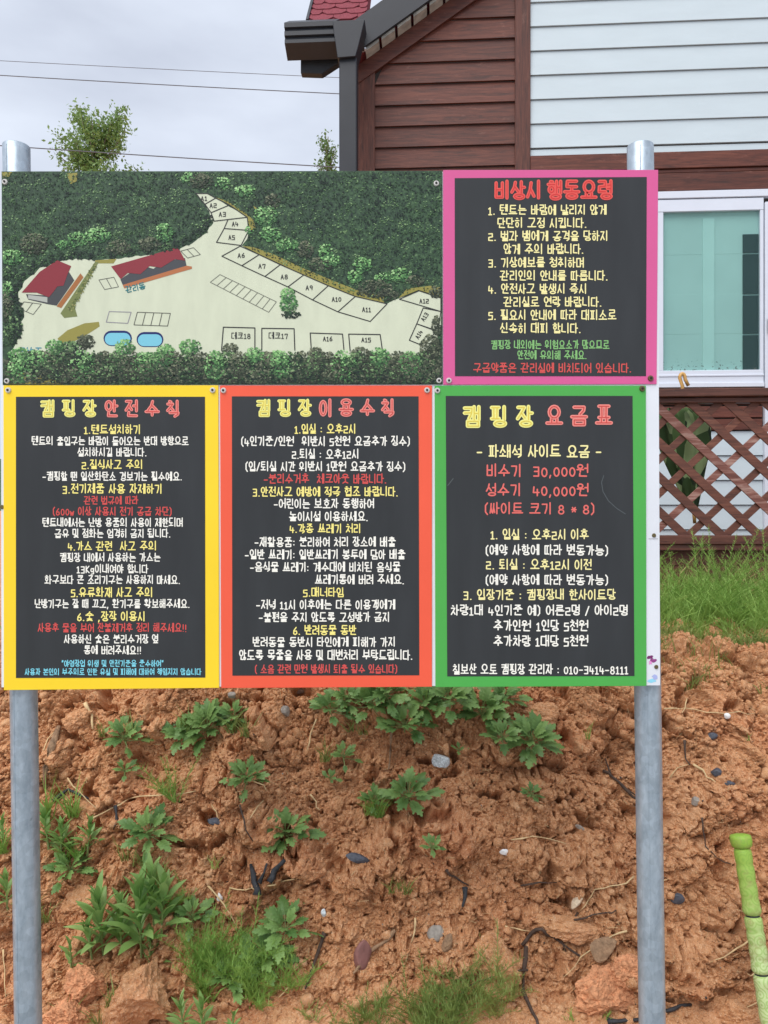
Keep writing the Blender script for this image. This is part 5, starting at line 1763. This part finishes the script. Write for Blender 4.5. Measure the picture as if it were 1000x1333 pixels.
tuft(175, 1130, 40, 34, 40, 'dull grass between the mugwort rosette and tall weeds', 19, 'b', M_grassd)
tuft(150, 960, 34, 30, 40, 'dull grass around the low mugwort by the left post', 20, 'b', M_grassd)
tuft(555, 905, 30, 30, 30, 'thin grass under the seam of orange and green notices', 22, 'b', M_grass)
tuft(765, 1330, 20, 24, 24, 'short grass at the bottom edge near the right post', 23, 'b', M_grass)
tuft(640, 1240, 24, 14, 16, 'small grass sprig beside the dark root at the lower middle', 24, 'f', M_grassd)

# grass on the bench in front of the deck: uncountable
def bench_grass(name, n, xr, yr, h, seed, mat, kind):
    rr = random.Random(seed)
    m = MB()
    for i in range(n):
        x, y = rr.uniform(*xr), rr.uniform(*yr)
        if name != 'short_grass' and mnoise.noise(Vector((x * 3.2, y * 3.2, seed * .1))) < .0 and rr.random() < .85:
            continue
        hk_ = 1 + .8 * mnoise.noise(Vector((x * 2.3, y * 2.3, 5)))
        P = Vector((x, y, ground_z(x, y) - .01))
        if kind == 'f':
            feathery(m, P, 3, h * hk_ * rr.uniform(.6, 1.1), 0.03, rr, 0.0020)
        else:
            blades(m, P, 6, h * rr.uniform(.5, 1.1), 0.03, rr, 0.0022, curl=.9)
    o = link(name, mesh_from(name, m.v, m.f), mat)
    o['kind'] = 'stuff'
    return o
bench_grass('grass', 430, (0.9, 2.3), (3.42, 4.1), 0.27, 1, M_grass, 'f')
bench_grass('back_grass', 130, (0.9, 2.3), (4.0, 4.5), 0.40, 11, M_grassd, 'f')
bench_grass('short_grass', 900, (0.9, 2.4), (3.27, 3.7), 0.07, 2, M_grassd, 'b')
bench_grass('tall_grass', 420, (0.9, 2.4), (3.45, 4.4), 0.30, 3, M_grass, 'b')
bench_grass('crest_grass', 420, (0.9, 2.3), (3.12, 3.38), 0.15, 12, M_grassd, 'b')
bench_grass('tall_weeds', 190, (1.1, 2.3), (3.6, 4.4), 0.46, 13, M_grass, 'f')
bench_grass('dry_grass', 130, (1.2, 2.3), (3.9, 4.5), 0.40, 4, flat('dry stalk', lin(156, 136, 88), 0.8), 'b')
bench_grass('grass_cover', 500, (-2.6, 0.9), (3.3, 4.5), 0.18, 5, M_grassd, 'b')

# ------------------------------------------------------------------ stones, clods, sticks
def lump(px, py, wpx, hpx, mat, label, cat, name, seed, sink=.35, group=None, rough=.22, sub=3, rot=0):
    rr = random.Random(seed)
    P = on_bank(px, py)
    s = px_m(P)
    bm = bmesh.new()
    bmesh.ops.create_icosphere(bm, subdivisions=sub, radius=1)
    offs = [Vector((rr.gauss(0, 1), rr.gauss(0, 1), rr.gauss(0, 1))).normalized() for _ in range(7)]
    cut = [rr.uniform(.45, .85) for _ in range(7)]
    for v in bm.verts:
        for o_, c_ in zip(offs, cut):
            d = v.co.dot(o_)
            if d > c_:
                v.co -= o_ * (d - c_) * .85
        q = v.co.normalized()
        so = Vector((seed * 3.1, seed * 1.7, 0))
        if cat == 'clod':
            v.co *= 1 + .16 * mnoise.noise(q * 2.2 + so) + .15 * mnoise.noise(q * 5 + so) + .10 * abs(mnoise.noise(q * 12 + so)) + .07 * mnoise.noise(q * 26 + so) + .04 * mnoise.noise(q * 55 + so)
        else:
            v.co *= 1 + rough * .3 * mnoise.noise(q * 3 + so) + rough * .12 * mnoise.noise(q * 8 + so)
    ca, sa = math.cos(R(rot)), math.sin(R(rot))
    for v in bm.verts:
        x, y, z = v.co.x * wpx * s / 2, v.co.y * min(wpx, hpx) * s * .45, v.co.z * hpx * s / 2
        v.co = Vector((x * ca - z * sa, y, x * sa + z * ca))
    me = bpy.data.meshes.new(name)
    bm.to_mesh(me); bm.free()
    me.polygons.foreach_set('use_smooth', [False] * len(me.polygons))
    o = link(name, me, mat)
    o.location = P + SLOPE_N * (.5 - sink - (.18 if cat == 'stone' else 0)) * hpx * s * .6
    return tag(o, label, cat, group)
M_st1 = flat('speckled stone', lin(196, 204, 206), 0.7, var=0.35, scale=160, bump=.4, bscale=100)
M_st2 = flat('grey stone', lin(150, 142, 132), 0.8, var=0.25, scale=60, bump=.4, bscale=100)
M_st3 = flat('dark slate chip', lin(72, 76, 86), 0.5, var=0.35, scale=60, bump=.4)
M_st4 = flat('white chip', lin(226, 226, 224), 0.6, var=0.1)
M_clodr = flat('red clod', lin(212, 150, 108), 0.95, var=.3, scale=70, bump=1.0, bscale=150)
lump(575, 990, 24, 25, M_st1, 'pale speckled angular stone below the green-notice mugwort', 'stone', 'stone', 1, .2)
lump(373, 926, 15, 16, M_st2, 'rounded grey pebble under the orange notice', 'stone', 'stone', 2)
lump(303, 903, 15, 9, M_st2, 'flat grey pebble touching the lower edge of the orange notice', 'stone', 'stone', 3)
lump(392, 902, 14, 8, M_st2, 'grey pebble right beneath the orange notice, next to the mugwort', 'stone', 'stone', 4)
lump(467, 1116, 34, 14, M_st3, 'dark charcoal lump right of the lone mugwort rosette', 'stone', 'stone', 5, rot=-8)
lump(281, 1068, 20, 13, M_st3, 'dark glinting lump left of the lone mugwort rosette', 'stone', 'stone', 6)
lump(288, 1166, 10, 12, M_st4, 'small white chip beside a straw at the lower left', 'stone', 'stone', 7, .2)
lump(927, 956, 14, 10, M_st3, 'dark chip near the right edge, uppermost of three', 'stone', 'stone', 8)
lump(930, 1004, 16, 14, M_st3, 'dark lump among dry twigs near the right edge', 'stone', 'stone', 9)
lump(950, 1018, 14, 10, M_st3, 'dark chip just right of the dark lump among twigs', 'stone', 'stone', 10)
lump(881, 1169, 20, 14, M_st3, 'dark flat stone just right of the right post', 'stone', 'stone', 11)
lump(947, 934, 9, 8, M_st4, 'white snail shell near the right edge of the bank', 'shell', 'snail_shell', 12, .1)
lump(656, 1108, 17, 8, M_st4, 'white shell fragment in bare earth right of the ferny sprig', 'shell', 'shell', 13, .1, rot=-10)
lump(754, 1074, 14, 7, M_st2, 'flat pale stone above the twig next to the right post', 'stone', 'stone', 14, rot=-25)
lump(904, 1041, 16, 12, M_st2, 'brownish grey stone right of the right post', 'stone', 'stone', 15)
lump(566, 1214, 22, 24, M_st2, 'grey brown stone, left one of the pair above the bottom tuft', 'stone', 'stone', 16, .15)
lump(581, 1227, 13, 30, M_rot, 'rotten wood chunk beside the grey brown stone', 'wood', 'wood_chunk', 17, .15, rot=-15)
lump(780, 1236, 46, 28, M_rot, 'rounded rotten stump end left of the right post', 'stump', 'stump', 18, .2, rot=25)
lump(420, 1187, 8, 10, M_st1, 'tiny grey chip right of the spreading mugwort', 'stone', 'stone', 19)
lump(749, 1175, 14, 30, flat('splintered wood', lin(216, 196, 168), .8, var=.3, scale=60, bump=.5), 'pale splintered stick end near the right post', 'wood', 'wood_splinter', 20, .1, rot=-25)
lump(186, 1290, 84, 80, M_soil, 'largest tan clod at the lower left below the tall weeds', 'clod', 'earth_clod', 21, .25, 'big earth clods', 1.1, 5)
lump(112, 1278, 56, 44, M_clodr, 'reddish clod between the left post and the largest clod', 'clod', 'earth_clod', 22, .3, 'big earth clods', 1.1, 5)
lump(92, 1322, 66, 50, M_clodr, 'reddish clod at the bottom edge beside the left post', 'clod', 'earth_clod', 23, .3, 'big earth clods', 1.1, 5)
lump(105, 1172, 50, 40, M_soil, 'tan clod right of the left post below the bright grass', 'clod', 'earth_clod', 24, .35, 'big earth clods', 1.1, 5)
lump(790, 1292, 100, 66, M_clodr, 'wide reddish boulder of earth at the bottom next to the right post', 'clod', 'earth_clod', 25, .4, 'big earth clods', .9, 5)
lump(650, 1250, 60, 70, M_soil, 'upright tan clod under the arching dark root', 'clod', 'earth_clod', 26, .4, 'big earth clods', 1.0, 5)
lump(815, 1262, 44, 40, M_clodr, 'reddish clod touching the right post near the bottom', 'clod', 'earth_clod', 27, .35, 'big earth clods', 1.0, 5)
lump(745, 1205, 90, 40, M_soil, 'long tan clod under the forked twig', 'clod', 'earth_clod', 28, .45, 'big earth clods', 1.0, 5)
lump(960, 1322, 60, 40, M_soil, 'tan clod at the bottom near the green segmented stick', 'clod', 'earth_clod', 29, .4, 'big earth clods', 1.0, 5)
lump(100, 935, 40, 34, M_soil, 'tan clod right of the left post just under the yellow notice', 'clod', 'earth_clod', 30, .4, 'big earth clods', 1.0, 5)
lump(705, 935, 60, 40, M_soil, 'tan clod behind the hanging mugwort', 'clod', 'earth_clod', 31, .5, 'big earth clods', 1.0, 5)
lump(475, 1245, 26, 40, flat('dead leaf', lin(134, 92, 86), .8, var=.2), 'flat purplish dead leaf beside the mottled stick', 'leaf', 'dead_leaf', 32, .5)

def stick(pts, rpx, mat, label, name='twig', cat='twig', lift=0.004, branches=(), group=None):
    P = [on_bank(x, y, lift) for x, y in pts]
    m = MB()
    o = P[0].copy()
    rr = random.Random(len(pts) * 7 + int(pts[0][0]))
    Q = []
    for i, p in enumerate(P):
        Q.append(p - o + Vector((0, -rr.uniform(0, .004), 0)))
        if i < len(P) - 1:
            mid = p.lerp(P[i + 1], .5) - o + Vector((rr.gauss(0, .0015), -.004, rr.gauss(0, .0015)))
            # keep the stick in front of the soil between its points
            sx, sy = (pts[i][0] + pts[i + 1][0]) / 2, (pts[i][1] + pts[i + 1][1]) / 2
            g = on_bank(sx, sy, lift) - o
            Q.append(mid if mid.y < g.y else g)
    s = px_m(o)
    n = len(Q)
    rad = [rpx * s * (1 - .55 * i / (n - 1)) for i in range(n)]
    rad = [q * rr.uniform(.65, 1.2) for q in rad]
    m.tube(Q, rad, 7)
    ob = m.build(name, mat, None, smooth=True)
    ob.location = o
    tag(ob, label, cat, group)
    for bp_ in branches:
        B = [on_bank(x, y, lift) - o for x, y in bp_]
        mb_ = MB(); mb_.tube(B, [rpx * s * .6] + [rpx * s * .25] * (len(B) - 1), 5); mb_.build('side_twig', mat, ob, smooth=True)
    return ob
stick([(115, 1068), (128, 1060), (145, 1050), (170, 1040), (200, 1034), (235, 1032), (262, 1027)], 1.3, M_straw, 'long pale arching straw above the left mugwort rosette')
stick([(76, 945), (58, 1000), (60, 1025)], 5, M_rot, 'weathered root stub beside the left post', 'root', 'root')
stick([(112, 915), (122, 930), (124, 950)], 2.5, M_straw, 'pale broken stalk under the yellow notice')
stick([(70, 1040), (90, 1025), (115, 1038)], 3, M_char, 'charred root beside the left post', 'root', 'root')
stick([(56, 975), (64, 960), (73, 948)], 1.0, M_straw, 'thin straw right next to the left post')
stick([(86, 1012), (105, 1030), (127, 1050)], .9, M_straw, 'thin straw crossing below the left weeds')
stick([(149, 1048), (151, 1065), (150, 1082)], 2.5, M_char, 'dark stub standing above the left mugwort rosette')
stick([(337, 1163), (334, 1148), (329, 1124)], 6, M_char, 'charred forked stick left of centre', 'forked_stick', 'stick', .006, [[(336, 1150), (344, 1136), (349, 1122)]])
stick([(352, 1150), (360, 1135), (369, 1118)], 5, M_char, 'charred stick right of the forked one', 'stick', 'stick', .006)
stick([(299, 1153), (318, 1157), (336, 1160)], 1.1, M_straw, 'pale straw lying left of the charred fork')
stick([(352, 1155), (368, 1150), (382, 1147)], 1.2, M_straw, 'pale straw lying right of the charred fork')
stick([(272, 1150), (290, 1178), (316, 1215)], 1.4, M_straw, 'long slanting straw beside the small white chip', 'straw', 'straw')
stick([(420, 1212), (415, 1240), (405, 1262), (398, 1285)], 3.0, M_root, 'dark slanting stick right of the spreading mugwort', 'stick', 'stick')
stick([(514, 1210), (500, 1224), (480, 1240), (460, 1264)], 3.6, M_rot, 'mottled stick slanting in bare earth at the lower middle', 'stick', 'stick')
stick([(543, 1195), (539, 1210), (535, 1224)], 1.8, M_straw, 'short pale twig right of the mottled stick')
stick([(368, 1237), (371, 1250), (373, 1260)], 1.3, M_straw, 'short pale straw at the edge of the feathery bush')
stick([(375, 1283), (368, 1292), (364, 1300)], 1.3, M_straw, 'short straw below the feathery bush')
stick([(412, 938), (404, 955), (400, 975)], 1.6, M_straw, 'pale root hanging below the mugwort under the orange notice', 'root', 'root', .01)
stick([(512, 955), (509, 975), (504, 1000)], 2.0, M_rot, 'pale root hanging below the seam of two notices', 'root', 'root', .01)
stick([(332, 1020), (342, 1023), (350, 1028)], 1.0, M_straw, 'short straw right of the small mugwort')
stick([(343, 1040), (335, 1055), (329, 1066)], 1.1, M_straw, 'short straw left of the lone rosette')
stick([(314, 1045), (317, 1065), (328, 1095)], 1.6, M_root, 'thin dark root left of the lone rosette', 'root', 'root')
stick([(273, 1048), (280, 1058), (285, 1064)], 1.0, M_straw, 'tiny straw over the dark glinting lump')
stick([(404, 1032), (410, 1043), (415, 1054)], 1.4, M_straw, 'short straw right of the lone rosette')
stick([(668, 1092), (695, 1088), (715, 1090), (738, 1096)], 1.1, M_straw, 'thin pale straw above the dark root on the right')
stick([(676, 1152), (700, 1150), (723, 1147)], 1.5, M_root, 'thin brown twig in bare earth on the right')
stick([(784, 1002), (796, 1008), (812, 1022), (824, 1040), (830, 1060), (833, 1080)], 2.6, M_root, 'dark branching root left of the right post', 'root', 'root', .006, [[(796, 1008), (788, 990)], [(812, 1022), (832, 1036)]])
stick([(827, 1141), (815, 1150), (795, 1154), (775, 1158), (764, 1172), (752, 1186)], 1.2, M_straw, 'pale forked root touching the right post', 'root', 'root', .008)
stick([(752, 1186), (740, 1198), (732, 1210), (712, 1204)], 1.6, M_root, 'brown twig continuing from the pale forked root')
stick([(735, 1196), (760, 1194), (787, 1188), (803, 1186)], 1.5, M_root, 'brown twig arching toward the right post')
stick([(812, 1211), (795, 1218), (775, 1230), (757, 1245), (745, 1258), (736, 1272)], 1.3, M_straw, 'pale bent straw over the rotten stump end', 'straw', 'straw', .012)
stick([(680, 1228), (690, 1215), (703, 1210), (722, 1218), (740, 1232), (752, 1242)], 3.0, M_root, 'thick dark arching root at the lower right', 'root', 'root', .008, [[(730, 1215), (733, 1228), (737, 1238)]])
stick([(682, 1232), (681, 1260), (683, 1290), (694, 1315), (700, 1335)], 3.4, M_root, 'dark root running down to the bottom edge', 'root', 'root', .012)
stick([(687, 1261), (665, 1262), (640, 1268), (620, 1275), (598, 1292)], 1.7, M_root, 'grey twig crossing in front of the dark root', 'twig', 'twig', .014)
stick([(657, 1204), (672, 1208), (686, 1213)], 1.3, M_straw, 'short pale straw left of the arching root')
stick([(580, 1135), (595, 1143), (608, 1150)], 2.0, M_root, 'short brown root below the ferny sprig', 'root', 'root')
stick([(606, 1152), (603, 1165), (600, 1178)], 4.0, M_char, 'dark root stub below the ferny sprig', 'root', 'root')
stick([(790, 1327), (815, 1325), (840, 1323)], 4, M_char, 'dark flat wood strip at the bottom by the right post', 'stick', 'stick')
stick([(864, 922), (885, 920), (900, 922), (918, 927), (940, 930), (962, 927), (985, 928)], 1.0, M_straw, 'long thin straw across the upper right of the bank', 'straw', 'straw')
stick([(892, 909), (889, 920), (888, 930)], 1.0, M_straw, 'short upright straw at the upper right of the bank')
stick([(902, 992), (912, 1002), (920, 1010), (930, 1016)], 1.8, M_straw, 'pale twig beside the dark lump on the right')
stick([(888, 965), (892, 985), (900, 995)], 1.6, M_root, 'thin dark twig above the dark lump on the right')
stick([(870, 1010), (880, 998), (895, 994)], .9, M_straw, 'thin arching straw right of the right post')
stick([(913, 1062), (915, 1080), (919, 1100), (935, 1115), (948, 1126)], 1.3, M_root, 'thin bent brown twig right of the right post')
stick([(976, 1221), (960, 1232), (940, 1244), (921, 1252)], 1.2, M_straw, 'pale straw reaching toward the green segmented stick', 'straw', 'straw')
stick([(985, 1263), (978, 1267), (972, 1270)], 1.2, M_straw, 'short pale straw left of the green segmented stick')
stick([(996, 1300), (982, 1304), (968, 1309)], 1.2, M_straw, 'short pale straw below the green segmented stick')
stick([(801, 1150), (801, 1150.5)], .1, M_straw, 'x') if False else None
stick([(800, 1158), (815, 1165), (826, 1150)], .8, M_straw, 'hair-thin root next to the right post') if False else None
stick([(868, 1315), (885, 1306), (898, 1306)], 3, M_char, 'dark wood scrap at the bottom right of the right post', 'stick', 'stick')
stick([(855, 1150), (862, 1146), (868, 1143)], .9, M_straw, 'tiny straw just right of the right post')
stick([(8, 1235), (9, 1260), (9, 1295)], 1.2, M_straw, 'upright dry stalk at the left edge')

# straw and grit scattered over the bank, uncountable
rr = random.Random(77)
m = MB()
for i in range(520):
    x, y = rr.uniform(0, 1000), rr.uniform(900, 1333)
    P = on_bank(x, y, .002)
    a = rr.uniform(0, math.pi)
    L = rr.uniform(.004, .018)
    d = Vector((math.cos(a), -.1, math.sin(a))) * L
    w_ = Vector((-math.sin(a), 0, math.cos(a))) * rr.uniform(.0005, .001)
    k = len(m.v)
    m.v += [tuple(P - d - w_), tuple(P + d - w_), tuple(P + d + w_), tuple(P - d + w_)]
    m.f.append((k, k + 1, k + 2, k + 3))
o = link('straw_litter', mesh_from('straw_litter', m.v, m.f), M_straw); o['kind'] = 'stuff'
def crumbs(name, n, mat, smin, smax, seed, sub=1, pw=3):
    rs = np.random.RandomState(seed)
    bm = bmesh.new(); bmesh.ops.create_icosphere(bm, subdivisions=sub, radius=1)
    bv = np.array([v.co[:] for v in bm.verts]); bf = np.array([[v.index for v in f.verts] for f in bm.faces]); bm.free()
    r0, r1 = 14, gsub.shape[0] - 95
    cols = np.where((xs > -1.65) & (xs < 1.7))[0]
    P = gsub[rs.randint(r0, r1, n), rs.choice(cols, n)]
    # crumbs gather in patches
    keep = perlin(P[:, 0] * 5 + 2, P[:, 2] * 5 + 7) + .35 * rs.rand(n) > -.12
    P = P[keep]; n = len(P)
    sz = smin + (smax - smin) * rs.rand(n) ** pw
    ax = sz[:, None] * rs.uniform(.6, 1.25, (n, 3))
    th = rs.uniform(0, 6.28, n)
    V_ = bv[None] * (1 + rs.uniform(-.22, .22, (n, len(bv), 1))) * ax[:, None, :]
    c_, s_ = np.cos(th)[:, None], np.sin(th)[:, None]
    X = V_[..., 0] * c_ - V_[..., 2] * s_
    Z = V_[..., 0] * s_ + V_[..., 2] * c_
    V_ = np.stack([X, V_[..., 1], Z], -1) + P[:, None, :]
    F_ = bf[None] + (np.arange(n) * len(bv))[:, None, None]
    me = bpy.data.meshes.new(name)
    me.vertices.add(n * len(bv)); me.vertices.foreach_set('co', V_.astype(np.float32).ravel())
    F_ = F_.reshape(-1, 3)
    me.loops.add(F_.size); me.loops.foreach_set('vertex_index', F_.ravel().astype(np.int32))
    me.polygons.add(len(F_)); me.polygons.foreach_set('loop_start', np.arange(0, F_.size, 3, dtype=np.int32)); me.polygons.foreach_set('loop_total', np.full(len(F_), 3, dtype=np.int32))
    me.update(calc_edges=True)
    o = link(name, me, mat)
    o['kind'] = 'stuff'
    return o
crumbs('soil_crumbs', 42000, M_soil, .0016, .0068, 5, 1, 2.2)
crumbs('soil_lumps', 2600, M_soil, .006, .022, 15, 2, 3)
crumbs('pale_grit', 700, M_st2, .001, .0032, 6)
crumbs('dark_grit', 500, M_char, .001, .004, 8)

# ------------------------------------------------------------------ green segmented stick leaning at the right edge
def seg_mat():
    m, nt, b = new_mat('mottled green')
    N, L = nt.nodes, nt.links
    t = N.new('ShaderNodeTexCoord')
    sx = N.new('ShaderNodeSeparateXYZ'); L.new(t.outputs['Object'], sx.inputs[0])
    mr = N.new('ShaderNodeMapRange'); mr.inputs['From Min'].default_value = 0.0; mr.inputs['From Max'].default_value = 0.62
    L.new(sx.outputs['Z'], mr.inputs['Value'])
    c = N.new('ShaderNodeValToRGB'); E = c.color_ramp.elements
    E[0].position, E[0].color = 0.0, lin(190, 206, 150)
    E[1].position, E[1].color = 1.0, lin(142, 178, 62)
    x = E.new(.45); x.color = lin(186, 204, 142)
    x = E.new(.72); x.color = lin(158, 184, 92)
    L.new(mr.outputs[0], c.inputs['Fac'])
    v = N.new('ShaderNodeTexVoronoi'); v.inputs['Scale'].default_value = 34
    L.new(t.outputs['Object'], v.inputs['Vector'])
    wv = N.new('ShaderNodeMath'); wv.operation = 'SINE'
    ml = N.new('ShaderNodeMath'); ml.operation = 'MULTIPLY'; ml.inputs[1].default_value = 22
    L.new(v.outputs['Distance'], ml.inputs[0]); L.new(ml.outputs[0], wv.inputs[0])
    mr2 = N.new('ShaderNodeMapRange'); mr2.inputs['From Min'].default_value = -.2; mr2.inputs['From Max'].default_value = 1; mr2.inputs['To Max'].default_value = .55
    L.new(wv.outputs[0], mr2.inputs['Value'])
    mxx = N.new('ShaderNodeMixRGB'); L.new(mr2.outputs[0], mxx.inputs['Fac']); L.new(c.outputs[0], mxx.inputs['Color1']); mxx.inputs['Color2'].default_value = lin(126, 164, 62)
    L.new(mxx.outputs[0], b.inputs['Base Color']); b.inputs['Roughness'].default_value = .6
    dn_ = N.new('ShaderNodeTexNoise'); dn_.inputs['Scale'].default_value = 28; dn_.inputs['Detail'].default_value = 7; dn_.inputs['Roughness'].default_value = .7
    L.new(t.outputs['Object'], dn_.inputs['Vector'])
    dr = N.new('ShaderNodeValToRGB'); dr.color_ramp.elements[0].position = .5; dr.color_ramp.elements[1].position = .72
    dr.color_ramp.elements[0].color = (0, 0, 0, 1); dr.color_ramp.elements[1].color = (.75, .75, .75, 1)
    L.new(dn_.outputs['Fac'], dr.inputs['Fac'])
    dm = N.new('ShaderNodeMixRGB'); L.new(dr.outputs[0], dm.inputs['Fac']); L.new(mxx.outputs[0], dm.inputs['Color1']); dm.inputs['Color2'].default_value = lin(150, 132, 84)
    L.new(dm.outputs[0], b.inputs['Base Color'])
    return m
M_seg = seg_mat()
pt = on_bank(964, 1092, .05)
top_w = Vector(((964 - 500) / 1000 * 2.45, 2.45, H - (1090 - CY) / 1000 * 2.45))
bot_w = Vector(((1003 - 500) / 1000 * 2.33, 2.33, H - (1340 - CY) / 1000 * 2.33))
axis = (top_w - bot_w)
dirn = axis.normalized()
foot = bot_w - dirn * (bot_w.z / dirn.z)
Ls = (top_w - foot).length
stk = thing('segmented_stick', foot, 'green segmented bamboo-like stick leaning on the bank at the right edge', 'stick')
stk.rotation_euler = dirn.to_track_quat('Z', 'Y').to_euler()
sr = 0.0285
def lathe(prf, mat, name, parent, seg=24):
    m = MB(); vs, fs = [], []
    for r_, z_ in prf:
        for k_ in range(seg):
            a = 2 * math.pi * k_ / seg
            vs.append((r_ * math.cos(a), r_ * math.sin(a), z_))
    for i in range(len(prf) - 1):
        for k_ in range(seg):
            fs.append((i * seg + k_, i * seg + (k_ + 1) % seg, (i + 1) * seg + (k_ + 1) % seg, (i + 1) * seg + k_))
    fs.append(tuple((len(prf) - 1) * seg + k_ for k_ in range(seg)))
    fs.append(tuple(range(seg - 1, -1, -1)))
    m.add(vs, fs)
    return m.build(name, mat, parent, smooth=True)
zt_ = Ls
lens = [0.20, 0.165, 0.185, 0.18, 0.2]
z1 = zt_ - 0.028
first = True
while z1 > 0.02:
    L_ = lens.pop(0) if lens else 0.18
    z0 = max(0.0, z1 - L_)
    prf = []
    nb = 4
    for i in range(nb * 6 + 1):
        q_ = i / (nb * 6)
        r_ = sr * (0.86 + 0.08 * abs(math.sin(math.pi * q_ * nb)) ** .6 + (0.06 if q_ < .12 else 0))
        prf.append((r_ * (0.9 if i in (0, nb * 6) else 1), z0 + .003 + (z1 - z0 - .006) * q_))
    lathe(prf, M_seg, 'segment', stk)
    z1 = z0
lathe([(sr * .8, 0.0), (sr * .82, zt_ - .03)], M_char, 'core', stk, 12).scale = (.9, .9, 1)
lathe([(sr * .9, zt_ - .030), (sr * 1.08, zt_ - .024), (sr * 1.18, zt_ - .012), (sr * 1.16, zt_ - .002), (sr * 1.1, zt_ + .006), (sr * .6, zt_ + .010)], M_seg, 'knob', stk)
